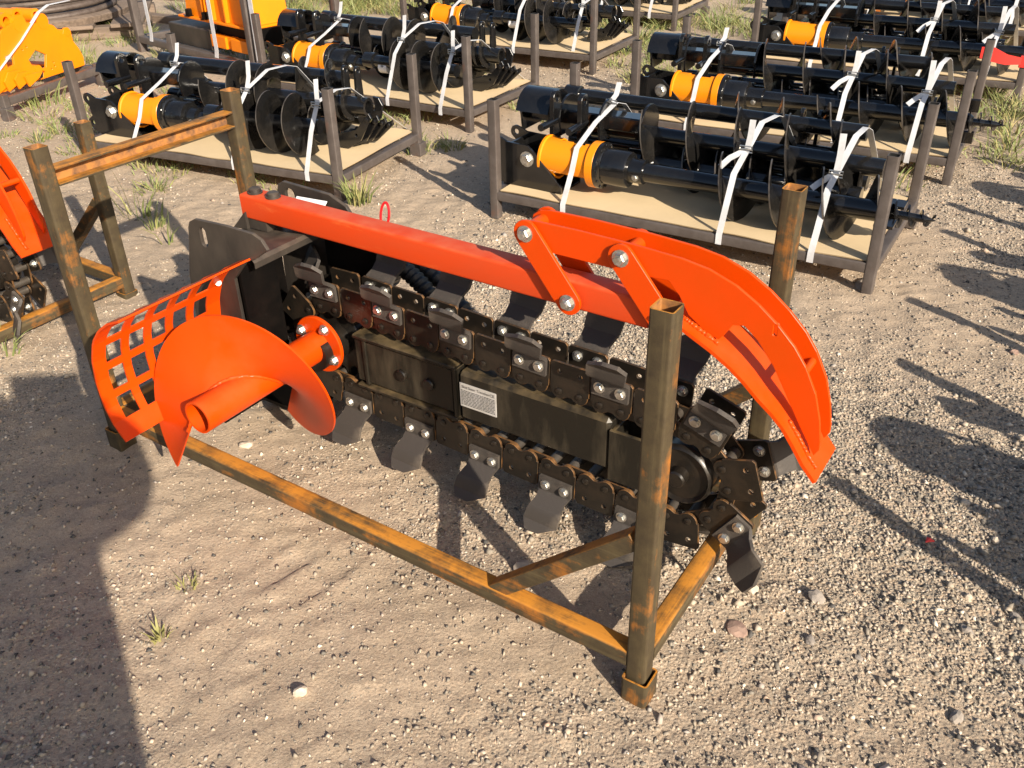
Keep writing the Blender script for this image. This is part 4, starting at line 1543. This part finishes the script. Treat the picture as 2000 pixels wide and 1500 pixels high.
def bundle_left():
    out = []
    d = make_drive(True)
    out.append((d, AX(0.19, 0.255), 'orange and black auger drive with white sticker'))
    a = make_auger(0.150, 0.74, 1.42, 0.93, 1.36, 0.155, hub=0.037, tip=False, a0=0.2)
    out.append((a, AX(0.19, 0.285), 'wide black auger coupled to the orange drive'))
    b = make_auger(0.165, 0.45, 1.40, 0.58, 1.10, 0.185, hub=0.040, tip=False, a0=2.6)
    out.append((b, AX(0.45, 0.335), 'wide black auger lying behind the drive'))
    c = make_auger(0.10, 0.03, 1.28, 1.0, 1.26, 0.17, hub=0.043, tip=False, a0=1.0)
    out.append((c, AX(0.655, 0.40), 'black auger with long bare shaft'))
    e = make_auger(0.10, 0.40, 1.36, 0.66, 1.34, 0.14, hub=0.040, tip=False, a0=0.3)
    out.append((e, AX(0.385, 0.234), 'low black auger wedged beneath the others'))
    f2 = make_auger(0.085, 0.10, 1.40, 0.60, 1.36, 0.15, hub=0.038, tip=False, a0=2.0)
    out.append((f2, AX(0.60, 0.222), 'thin black auger flat on the cardboard'))
    h_ = make_hitch(0.56, ribs=3)
    out.append((h_, AX(0.385, 0.345, -0.10), 'black hitch cradle with two pin lugs'))
    k = make_cutter_head()
    out.append((k, AX(0.40, 0.345, 1.41), 'black cutter head with bolted blades'))
    cd = make_card(1.634, 8)
    out.append((cd, Matrix.Identity(4), 'tan cardboard sheet under the augers'))
    s1 = make_strap([(0.345, -0.024, 0.085), (0.345, -0.0235, 0.126), (0.35, 0.07, 0.26), (0.352, 0.11, 0.345), (0.36, 0.25, 0.40), (0.38, 0.40, 0.475), (0.39, 0.46, 0.455), (0.45, 0.785, 0.126), (0.45, 0.786, 0.08)],
                    tails=[[(0.37, 0.38, 0.475), (0.376, 0.40, 0.51), (0.365, 0.43, 0.57)]], buckle=(0.372, 0.375, 0.472))
    out.append((s1, Matrix.Identity(4), 'white strap over the orange drive'))
    s2 = make_strap([(1.02, -0.024, 0.085), (1.02, -0.0235, 0.126), (1.025, 0.08, 0.37), (1.03, 0.16, 0.445), (1.06, 0.30, 0.51), (1.09, 0.42, 0.51), (1.10, 0.48, 0.49), (1.16, 0.785, 0.126), (1.16, 0.786, 0.08)],
                    tails=[[(1.03, 0.16, 0.445), (1.035, 0.18, 0.50), (1.02, 0.21, 0.57)]], buckle=(1.03, 0.15, 0.44))
    out.append((s2, Matrix.Identity(4), 'white strap across the middle of the augers'))
    s3 = make_strap([(1.470, -0.024, 0.085), (1.470, -0.0235, 0.126), (1.475, 0.05, 0.31), (1.480, 0.12, 0.43), (1.500, 0.25, 0.46), (1.520, 0.34, 0.45), (1.550, 0.785, 0.126), (1.550, 0.786, 0.08)],
                    tails=[[(1.480, 0.12, 0.43), (1.475, 0.13, 0.48), (1.465, 0.15, 0.53)]], buckle=(1.480, 0.11, 0.42))
    out.append((s3, Matrix.Identity(4), 'white strap beside the cutter head'))
    return out


RB, LB = bundle_right(), bundle_left()
CATS = {'auger_drive': 'auger drive', 'earth_auger': 'auger', 'hitch_cradle': 'hitch', 'cutter_head': 'cutter head', 'cardboard_sheet': 'cardboard', 'packing_strap': 'strap'}
GRP = {'auger_drive': 'auger drives strapped in the crates', 'earth_auger': 'augers strapped in the crates', 'hitch_cradle': 'hitch cradles in the crates', 'cutter_head': 'cutter heads in the crates', 'cardboard_sheet': 'cardboard sheets lining the crates', 'packing_strap': 'white straps round the bundles'}
CRATES = [
    ('R', (-0.0524, 4.0232), -0.55695, 'in crate next to the orange crumber shoe'),
    ('R', (0.7217, 5.1660), -0.53228, 'in crate behind the crumber shoe crate'),
    ('R', (1.72, 6.55), -0.53, 'in crate with red ribbon on its post'),
    ('R', (2.62, 8.00), -0.53, 'in crate behind the red ribbon crate'),
    ('L', (-2.2881, 4.9824), -0.44658, 'in crate next to the rusty crossbar'),
    ('L', (-1.5926, 6.2584), -0.56484, 'in crate behind the crossbar crate'),
    ('L', (-0.772, 7.585), -0.535, 'in third sticker crate from the crossbar'),
    ('L', (0.05, 9.05), -0.535, 'in fourth sticker crate from the crossbar'),
    ('R', (*loc_world(2.80, 0.47),), YAW, 'in crate added unseen across from trencher nose'),  # this and the next two: unseen stand-ins added for the shadows they cast
    ('R', (*loc_world(2.72, 1.72),), YAW + 0.03, 'in crate added unseen facing first pilot screw'),
    ('R', (*loc_world(2.66, 2.85),), YAW + 0.03, 'in crate added unseen facing second pilot screw'),
]
first = {'R': True, 'L': True}
vr = random.Random(6)
for kind, loc, rz, phrase in CRATES:
    L = 1.670 if kind == 'R' else 1.634
    lab = 'dark steel crate ' + phrase.replace('in crate ', '').replace('in third', 'third').replace('in fourth', 'fourth').replace('sticker crate', 'sticker drive crate')
    make_steel_crate(L, lab, loc, rz)
    base = Matrix.Translation((*loc, 0)) @ Matrix.Rotation(rz, 4, 'Z')
    for (o, mx, desc) in (RB if kind == 'R' else LB):
        c = o if first[kind] else copy_tree(o)
        nm = o.name.split('.')[0]
        j_ = Matrix.Identity(4)
        if not first[kind]:
            if nm == 'earth_auger':
                j_ = Matrix.Translation((vr.uniform(-0.03, 0.03), 0, 0)) @ Matrix.Rotation(vr.uniform(-3, 3), 4, 'X')
            elif nm in ('hitch_cradle', 'cutter_head'):
                j_ = Matrix.Translation((vr.uniform(-0.02, 0.03), vr.uniform(-0.015, 0.015), 0)) @ Matrix.Rotation(vr.uniform(-0.06, 0.06), 4, 'Z')
            elif nm == 'packing_strap':
                j_ = Matrix.Translation((vr.uniform(-0.06, 0.05), 0, 0)) @ Matrix(((1, vr.uniform(-0.08, 0.08), 0, 0), (0, 1, 0, 0), (0, 0, 1, 0), (0, 0, 0, 1)))
        c.matrix_world = base @ mx @ j_
        tag(c, desc + ' ' + phrase, CATS[nm], GRP[nm])
    first[kind] = False

# second trencher in its own crate, further along the row
c2 = copy_tree(crate)
c2.location = (*loc_world(-2.494, 0.0), 0)
for ch in c2.children:                      # this crate's nose-end posts are cut shorter
    if ch.name.startswith('post') and ch.data.vertices[0].co.x > LF / 2:
        ch.scale = (1, 1, 0.775)
tag(c2, 'rusty square tube crate round the trencher beyond the hitch end', 'crate', 'rusty trencher crates')
t2 = copy_tree(trench)
t2.location = (*loc_world(-2.52, -0.165), 0)
tag(t2, 'second chain trencher, its crumber shoe pointing at the auger guard', 'trencher', 'chain trenchers')
crate['group'], trench['group'] = 'rusty trencher crates', 'chain trenchers'

# ------------------------------------------------------------------ yellow grapple on its low crate, beyond the rusty crates
GA = math.atan2(0.951, 0.311)
gc = thing('low_crate', 'low dark steel crate under the yellow grapple', 'crate', (-3.174, 5.903, 0), GA)
for x in (0.0, 0.90):
    MB().sqtube((x, 0, -0.01), (x, 0, 0.15), 0.05, ends=(True, False)).obj('post', ['crate_steel', 'hole_dark'], gc)
    MB().sqtube((x, 0.03, 0.105), (x, 1.7, 0.105), 0.048, ends=(False, False)).obj('rail', ['crate_steel', 'hole_dark'], gc)
MB().box(-0.045, 0.02, -0.045, 0.012, -0.01, 0.075, b=0.003).obj('foot', ['crate_steel'], gc)
MB().sqtube((0.025, 0, 0.105), (0.875, 0, 0.105), 0.05, ends=(False, False)).obj('cross_rail', ['crate_steel', 'hole_dark'], gc)
gp = thing('grapple', 'bright yellow root grapple strapped on the low crate', 'grapple', (-3.174, 5.903, 0), GA)
side = [(0.03, 0.135), (0.10, 0.30), (0.15, 0.40), (0.234, 0.488), (0.33, 0.515), (0.52, 0.482), (0.60, 0.475), (0.684, 0.440), (0.735, 0.385), (0.752, 0.372)] + circ(0.795, 0.370, 0.036, 8, PI * 0.8, 0, False) + [(0.828, 0.31), (0.868, 0.250), (0.888, 0.190), (0.882, 0.135)]
pent = lambda cx, cy, r: [(cx + r * math.cos(PI / 2 + k * 2 * PI / 5), cy + 0.8 * r * math.sin(PI / 2 + k * 2 * PI / 5)) for k in range(5)]
hl = [pent(0.47, 0.255, 0.085), pent(0.46, 0.168, 0.045), [(0.205, 0.335), (0.275, 0.345), (0.26, 0.275), (0.20, 0.265)]]
hl += [circ(x, z, 0.007, 6) for (x, z) in ((0.595, 0.215), (0.600, 0.19), (0.565, 0.178), (0.40, 0.355), (0.36, 0.345))]
for y in (0.10, 0.85, 1.55):
    link('side_plate', plate('side_plate', side, hl, 0.016, 0.001, ('yellow_machine',), UZ(y)), gp)
for (x, z, r) in ((0.40, 0.50, 0.055), (0.60, 0.48, 0.05), (0.795, 0.370, 0.022), (0.45, 0.20, 0.03)):
    MB().lathe([(0.0, r), (1.5, r)], 20, 0, axis_w(x, 0.09, z, 1)).obj('cross_tube', ['yellow_machine'], gp, 35)
V = []
MB().box(0.80, 0.875, 0.10, 1.55, 0.135, 0.145).obj('floor_tine', ['yellow_machine'], gp)
for i, (x, z, t_) in enumerate(((0.315, 0.53, 0.05), (0.42, 0.545, 0.045), (0.575, 0.52, 0.045))):
    MB().lathe([(-0.02, t_ * 0.55), (-0.02, t_), (0.16, t_), (0.16, t_ * 0.55)], 18, 0, axis_w(x, 0.13, z, 1), True).obj('pin_boss', ['yellow_machine'], gp, 35)
for k in range(4):
    y = -0.012 - 0.02 * k
    ti = [(0.06 + 0.07 * k, 0.135), (0.04 + 0.07 * k, 0.20), (0.10 + 0.06 * k, 0.27 - 0.02 * k), (0.20 + 0.05 * k, 0.265 - 0.02 * k), (0.26 + 0.05 * k, 0.20), (0.16 + 0.07 * k, 0.17)]
    link('tine', plate('tine', ti, (), 0.014, 0.001, ('yellow_machine',), UZ(0.085 - 0.018 * k)), gp)
st2 = make_strap([(0.0, 0.0, 0.0), (0.0, 0.3, 0.16), (0.0, 0.52, 0.30), (0.0, 0.62, 0.33), (0.02, 0.80, 0.33)], 0.03)
st2.matrix_world = Matrix.Translation((-3.174, 5.903, 0)) @ Matrix.Rotation(GA, 4, 'Z') @ Matrix.Translation((0.0, 0.20, 0.30)) @ Matrix.Rotation(-PI / 2, 4, 'Z')
st2.matrix_world = Matrix.Translation((-3.174, 5.903, 0)) @ Matrix.Rotation(GA, 4, 'Z') @ Matrix.Translation((0.06, 0.088, 0.24)) @ Matrix.Rotation(-PI / 2, 4, 'Z')
tag(st2, 'pale strap tied over the yellow grapple', 'strap', 'white straps round the bundles')

# ------------------------------------------------------------------ yellow breaker on its crate
BA = math.radians(-43.66)
BL = (-2.966, 7.871)
bc = thing('breaker_crate', 'dark steel crate with tall posts round the yellow breaker', 'crate', (*BL, 0), BA)
for (x, y) in ((0, 0), (1.63, 0.02), (0, 0.75), (1.63, 0.77)):
    MB().sqtube((x, y, -0.005), (x, y, 1.0), 0.06).obj('post', ['crate_steel', 'hole_dark'], bc)
for y in (0, 0.76):
    MB().sqtube((0.03, y, 0.10), (1.60, y, 0.10), 0.055, ends=(False, False)).obj('rail', ['crate_steel', 'hole_dark'], bc)
for x in (0, 1.63):
    MB().sqtube((x, 0.03, 0.10), (x, 0.73, 0.10), 0.055, ends=(False, False)).obj('cross_rail', ['crate_steel', 'hole_dark'], bc)
br = thing('breaker', 'yellow hydraulic breaker housing bolted on a black base', 'breaker', (*BL, 0), BA)
MB().box(0.66, 1.60, 0.02, 0.42, 0.335, 0.352, b=0.003).obj('flange', ['yellow_machine'], br)
h2 = MB()
h2.add([(0.72, 0.06, 0.352), (1.56, 0.06, 0.352), (1.56, 0.40, 0.352), (0.72, 0.40, 0.352), (0.80, 0.08, 1.0), (1.50, 0.08, 1.0), (1.50, 0.38, 1.0), (0.80, 0.38, 1.0)], [(0, 1, 5, 4), (1, 2, 6, 5), (2, 3, 7, 6), (3, 0, 4, 7), (4, 5, 6, 7), (3, 2, 1, 0)])
h2.obj('housing', ['yellow_machine'], br, None)
for x in (1.0, 1.12, 1.30):
    MB().box(x, x + 0.02, 0.03, 0.07, 0.353, 0.95, b=0.002).obj('rib', ['yellow_machine'], br)
for x in (0.80, 1.03):
    MB().hexbolt(Matrix.Translation((x, 0.035, 0.352)) @ Matrix.Rotation(-PI / 2, 4, 'Y'), 0.028, 0.05).obj('bolt', ['black_paint'], br, 25)
MB().box(0.46, 1.05, 0.03, 0.40, 0.128, 0.275, b=0.006).obj('base_block', ['dusty_black'], br)
MB().box(1.05, 1.62, 0.10, 0.38, 0.20, 0.335, b=0.004).obj('base_block', ['black_paint'], br)
for (x0, x1) in ((1.06, 1.26), (1.33, 1.60)):
    MB().box(x0, x1, 0.03, 0.09, 0.165, 0.250, b=0.003).obj('side_pad', ['yellow_machine'], br)
MB().box(1.26, 1.33, 0.05, 0.10, 0.165, 0.250).obj('side_pad', ['yellow_machine'], br)
for i, (x, lb) in enumerate(((0.24, 'pale strap beside the breaker base block'), (1.20, 'pale strap across the yellow breaker housing'), (1.75, 'pale strap behind the breaker crate post'))):
    so = make_strap([(x, -0.03, 0.11), (x + 0.0, -0.02, 0.16), (x - 0.03, 0.0, 0.6), (x - 0.06, 0.05, 1.02), (x - 0.06, 0.5, 1.03)], 0.05)
    so.matrix_world = Matrix.Translation((*BL, 0)) @ Matrix.Rotation(BA, 4, 'Z')
    tag(so, lb, 'strap', 'white straps round the bundles')

# ------------------------------------------------------------------ coil of wire rope on a wooden skid
wx, wy = -4.20, 8.85
sk = thing('wooden_skid', 'weathered wooden skid under the wire rope coil', 'skid', (wx, wy, 0), 0.25)
for y in (-0.55, 0.0, 0.55):
    MB().box(-0.95, 0.95, y - 0.07, y + 0.07, 0.0, 0.10, b=0.008).obj('bearer', ['weathered_wood'], sk)
for k in range(5):
    x = -0.8 + k * 0.4
    MB().box(x - 0.13, x + 0.13, -0.70, 0.70, 0.101, 0.135, b=0.005).obj('plank', ['weathered_wood'], sk)
cl = thing('wire_rope_coil', 'coil of thick dark wire rope stacked on a wooden skid', 'rope coil', (wx, wy, 0.135), 0)
rr = random.Random(9)
for k in range(7):
    R_ = 0.62 - 0.012 * k + rr.uniform(-0.03, 0.03)
    pts = [(R_ * math.cos(a) * 1.05 + 0.01 * rr.random(), R_ * math.sin(a), 0.026 + k * 0.048 + 0.012 * math.sin(a * 2 + k)) for a in [i * 2 * PI / 40 for i in range(41)]]
    MB().tube_path(pts, 0.026, 8, 0, False).obj('rope_turn', ['wire_rope'], cl, 50)
rim = MB().lathe([(0.0, 0.62), (0.0, 0.78), (0.05, 0.80), (0.06, 0.78), (0.06, 0.60)], 40, 0, Matrix(((0, 1, 0, 0), (0, 0, 1, 0), (1, 0, 0, -0.001), (0, 0, 0, 1))))
rim.obj('drum_rim', ['weathered_wood'], cl, 40)
for (x, y, a, l) in ((-2.95, 9.05, 0.5, 1.5), (-2.9, 10.2, 0.45, 1.8)):
    o = MB().box(-l / 2, l / 2, -0.06, 0.06, 0, 0.07, b=0.006).obj('timber', ['weathered_wood'])
    o.location, o.rotation_euler = (x, y, gz(x, y)), (0, 0, -a)
    tag(o, ('shorter' if l < 1.6 else 'longer') + ' weathered timber beam lying on the ground by the rope coil', 'timber', 'timbers by the rope coil')

# ------------------------------------------------------------------ red ribbon on the third crate's post
rb_base = Matrix.Translation((1.72, 6.55, 0)) @ Matrix.Rotation(-0.53, 4, 'Z') @ Matrix.Translation((1.670, 0, 0))
rb = thing('red_ribbon', 'red plastic ribbon knotted round a steel crate post', 'ribbon')
rb.matrix_world = rb_base
MB().box(-0.030, 0.030, -0.030, 0.030, 0.215, 0.285, b=0.004).obj('knot', ['ribbon_red'], rb)
MB().ribbon([Vector((-0.02, -0.033, 0.255)), Vector((-0.10, -0.05, 0.26)), Vector((-0.18, -0.06, 0.285)), Vector((-0.25, -0.06, 0.29))],
            [(Vector((0, 0, -0.02)), Vector((0, 0, 0.02))), (Vector((0, 0, -0.03)), Vector((0, 0, 0.03))), (Vector((0, 0, -0.042)), Vector((0, 0, 0.042))), (Vector((0, 0, -0.03)), Vector((0, 0, 0.035)))], 0.002, [Vector((0, 1, 0))] * 4).obj('tail', ['ribbon_red'], rb)
MB().tube_path([(0.03, -0.02, 0.23), (0.06, -0.03, 0.20), (0.09, -0.02, 0.21)], 0.008, 8).obj('tail', ['ribbon_red'], rb)

# ------------------------------------------------------------------ stones that stand out from the gravel
S_LABEL = [((0.499, 1.470), 0.027, 'stone_red', 'flat reddish stone in the gravel by the crate foot', 0.35),
           ((0.558, 1.590), 0.020, 'stone_pale', 'tan pebble beside the lowest digging tooth', 0.7),
           ((0.704, 1.555), 0.022, 'stone', 'grey rounded stone in open gravel', 0.6),
           ((-0.465, 1.312), 0.016, 'stone_pale', 'pale angular stone alone on the sand', 0.8),
           ((0.017, 1.673), 0.026, 'stone', 'grey flake of stone behind the crate brace', 0.8),
           ((1.702, 2.668), 0.018, 'stone_red', 'orange chip of brick in the gravel', 0.5),
           ((-0.796, 2.225), 0.022, 'stone_pale', 'pale stone under the auger tip', 0.5),
           ((1.376, 3.200), 0.045, 'stone', 'flat brown stone under the crate post', 0.35)]
for i, (p, s, mtn, lb, fl_) in enumerate(S_LABEL):
    rock('stone', p, s, i + 3, mtn, lb, None, fl_)
rr = random.Random(31)
k = 0
while k < 34:
    x, y = rr.uniform(-0.6, 1.5), rr.uniform(0.95, 2.9)
    u, w = to_local(np.array([x]), np.array([y]))
    if grit(np.array([x]), np.array([y]))[0] < 0.45 or (0.0 < u[0] < 1.85 and -0.05 < w[0] < 0.66):
        continue
    rock('stone', (x, y), rr.uniform(0.009, 0.017), 100 + k, rr.choice(['stone', 'stone', 'stone_pale']), 'small stone lying loose in the gravel', 'loose stones in the gravel', rr.uniform(0.5, 0.8))
    k += 1
lt = MB()
lt.add([(-0.012, -0.004, 0.004), (0.010, -0.008, 0.010), (0.014, 0.006, 0.003), (-0.004, 0.009, 0.012), (0.0, 0.0, 0.016)], [(0, 1, 4), (1, 2, 4), (2, 3, 4), (3, 0, 4)])
lo = lt.obj('litter_scrap', ['ribbon_red'], None, None)
lo.location = (1.042, 1.736, gz(1.042, 1.736) + 0.004)
tag(lo, 'tiny scrap of red plastic on the gravel', 'litter')

# ------------------------------------------------------------------ grass
def blades(n, rad, hgt, seed, spread=0.6, wid=0.0045):
    r = random.Random(seed)
    V, F, MI = [], [], []
    for _ in range(n):
        a, d = r.uniform(0, 2 * PI), rad * math.sqrt(r.random())
        x, y = d * math.cos(a), d * math.sin(a)
        h = hgt * r.uniform(0.35, 1.0)
        la = a + r.uniform(-0.9, 0.9)
        ln = h * spread * r.uniform(0.2, 1.3)
        wa = r.uniform(0, PI)
        wv = Vector((math.cos(wa), math.sin(wa), 0)) * wid * r.uniform(0.6, 1.3)
        o = len(V)
        for t_ in (0, 0.4, 0.75):
            c = Vector((x + math.cos(la) * ln * t_ ** 1.8, y + math.sin(la) * ln * t_ ** 1.8, h * t_ * (1 - 0.15 * t_)))
            V += [c - wv * (1 - t_ * 0.6), c + wv * (1 - t_ * 0.6)]
        V.append(Vector((x + math.cos(la) * ln, y + math.sin(la) * ln, h * 0.85)))
        F += [(o, o + 1, o + 3, o + 2), (o + 2, o + 3, o + 5, o + 4), (o + 4, o + 5, o + 6)]
        MI += [0 if r.random() < 0.72 else 1] * 3
    mb = MB()
    mb.v, mb.f, mb.mi = [tuple(v) for v in V], F, MI
    return mb


TUFTS = [((-3.091, 6.227), 70, 0.14, 0.20, 'green grass tuft in front of the low crate rail'), ((-1.737, 4.077), 16, 0.07, 0.30, 'tall thin grass tuft in the shadow of the rusty crossbar'),
         ((-1.60, 3.93), 22, 0.04, 0.15, 'dense yellow green tuft beside the tall thin grass'), ((-1.484, 3.76), 6, 0.04, 0.24, 'sparse dry stalks near the hitch side plate'),
         ((-0.721, 4.223), 80, 0.06, 0.17, 'bushy green tuft at the foot of a steel crate post'), ((-0.821, 1.484), 26, 0.020, 0.046, 'small dry tuft on bare sand'),
         ((-0.803, 1.640), 20, 0.025, 0.05, 'withered brown sprig beside the small dry tuft'), ((-1.728, 2.732), 14, 0.05, 0.16, 'thin grass blades beside the second trencher tooth'),
         ((-1.976, 4.917), 36, 0.12, 0.10, 'low grass patch under the crossbar crate rail')]
for i, (p, n, rd, h, lb) in enumerate(TUFTS):
    o = blades(n, rd, h, 50 + i, 0.7, 0.0032 if p[1] < 3 else 0.0045).obj('grass_tuft', ['grass_green', 'grass_dry'] if i not in (5, 6) else ['grass_dry', 'grass_dry'], None, None)
    o.location = (*p, gz(*p) - 0.002)
    tag(o, lb, 'grass', 'grass tufts in the yard')
G = MB()
rr = random.Random(77)
fields = [(-3.9, 8.8, 0.9, 26, 0.16), (-3.4, 7.6, 0.7, 16, 0.14), (-1.9, 9.9, 0.9, 40, 0.30), (-1.2, 9.6, 0.6, 24, 0.26), (1.45, 8.3, 0.75, 34, 0.18), (1.1, 7.3, 0.45, 16, 0.16),
          (1.0, 6.6, 0.35, 9, 0.14), (0.15, 5.75, 0.25, 6, 0.12), (-0.2, 6.7, 0.4, 8, 0.12), (2.72, 5.25, 0.3, 9, 0.15), (2.62, 4.66, 0.2, 6, 0.12), (3.1, 5.6, 0.4, 12, 0.18), (1.78, 4.42, 0.25, 7, 0.14), (1.95, 4.75, 0.3, 8, 0.14),
          (-2.57, 5.3, 0.25, 4, 0.10), (-0.35, 5.25, 0.2, 4, 0.09), (-0.75, 5.6, 0.3, 5, 0.10), (-2.3, 6.2, 0.5, 8, 0.12), (2.4, 9.6, 1.6, 40, 0.22), (-3.0, 11.5, 2.0, 60, 0.30), (0.2, 11.5, 2.0, 60, 0.28), (-5.5, 9.5, 1.2, 30, 0.2),
          (-1.9, 4.6, 0.3, 4, 0.08), (-1.35, 4.5, 0.2, 3, 0.08), (-2.6, 5.9, 0.4, 8, 0.12), (-1.9, 7.6, 0.5, 12, 0.16), (1.95, 5.9, 0.4, 8, 0.14), (3.6, 6.4, 0.6, 14, 0.16)]
for (x, y, R_, n, h) in fields:
    for _ in range(n):
        px, py = rr.gauss(x, R_ * 0.6), rr.gauss(y, R_ * 0.6)
        b = blades(rr.randint(34, 70), rr.uniform(0.06, 0.17), h * rr.uniform(0.35, 1.0), rr.randint(0, 99999), 1.2, 0.0038)
        z = gz(px, py)
        o = len(G.v)
        G.v += [(a + px, c + py, d + z) for (a, c, d) in b.v]
        G.f += [tuple(i + o for i in f) for f in b.f]
        G.mi += b.mi
go = G.obj('grass', ['grass_green', 'grass_dry'], None, None)
tag(go, 'patchy weedy grass growing among the crates', 'grass', kind='stuff')

# ------------------------------------------------------------------ the person taking the picture, standing behind the camera (their shadow falls on the sand)
def chain_mesh(name, verts, edges, radii, material, root=0, parent=None, sub=2):
    me = bpy.data.meshes.new(name)
    me.from_pydata(verts, edges, [])
    me.materials.append(MATS[material])
    o = link(name, me, parent)
    md = o.modifiers.new('skin', 'SKIN')
    md.use_smooth_shade = True
    for i, r in enumerate(radii):
        sv = me.skin_vertices[0].data[i]
        sv.radius = r if isinstance(r, tuple) else (r, r)
        sv.use_root = i == root
    s2 = o.modifiers.new('smooth', 'SUBSURF')
    s2.levels = s2.render_levels = sub
    return o


pu, pw = 2.495, -1.60
px, py = loc_world(pu, pw)
face = math.atan2(-py, -px)                       # facing the camera point
pe = thing('person', 'person in dark clothes holding up an enlarged tablet to photograph the trencher', 'person', (px, py, 0), face - PI / 2)
dist = math.hypot(px, py)
# local: +Y forward towards the camera, X to the right
verts = [(0, 0, 0.98), (0, 0.0, 1.20), (0, 0.06, 1.42), (0, 0.07, 1.53), (0, 0.08, 1.63), (0, 0.07, 1.74),
         (0.10, 0, 0.90), (0.12, 0.01, 0.50), (0.13, -0.02, 0.09), (0.14, 0.10, 0.045),
         (-0.10, 0, 0.90), (-0.12, 0.01, 0.50), (-0.13, -0.02, 0.09), (-0.14, 0.10, 0.045),
         (0.22, -0.01, 1.42), (0.31, 0.15, 1.385), (0.20, dist - 0.14, 1.43), (0.15, dist - 0.065, 1.49),
         (-0.22, -0.01, 1.42), (-0.30, 0.15, 1.36), (-0.16, dist - 0.14, 1.43), (-0.11, dist - 0.065, 1.49)]
edges = [(0, 1), (1, 2), (2, 3), (3, 4), (4, 5), (0, 6), (6, 7), (7, 8), (8, 9), (0, 10), (10, 11), (11, 12), (12, 13), (2, 14), (14, 15), (15, 16), (16, 17), (2, 18), (18, 19), (19, 20), (20, 21)]
radii = [(0.21, 0.16), (0.22, 0.16), (0.21, 0.19), 0.085, (0.085, 0.10), (0.075, 0.09), 0.10, 0.07, 0.05, (0.045, 0.04), 0.10, 0.07, 0.05, (0.045, 0.04), 0.10, 0.095, 0.085, 0.045, 0.10, 0.095, 0.085, 0.045]
chain_mesh('body', verts, edges, radii, 'cloth_dark', 0, pe)
for sd in (1, -1):
    for j in range(4):
        z = 1.465 + 0.017 * j
        ox = 0.16 if sd > 0 else -0.10
        chain_mesh('finger', [(ox, dist - 0.075, z), (ox, dist - 0.048, z), (ox - sd * 0.03, dist - 0.044, z + 0.002)], [(0, 1), (1, 2)], [0.009, 0.008, 0.007], 'skin', 0, pe, 1)
ph = MB().box(-0.085, 0.145, -0.004, 0.004, -0.310, 0.040, b=0.003).obj('tablet', ['black_gloss'])  # phone enlarged to tablet size so its shadow fills out; itself unseen
ph.matrix_world = Matrix.Translation((px, py, 0)) @ Matrix.Rotation(face - PI / 2, 4, 'Z') @ Matrix.Translation((0, dist - 0.040, 1.560)) @ Matrix.Rotation(-0.2, 4, 'X')
tag(ph, 'black tablet enlarged to fill out its shadow, held by the person', 'tablet')
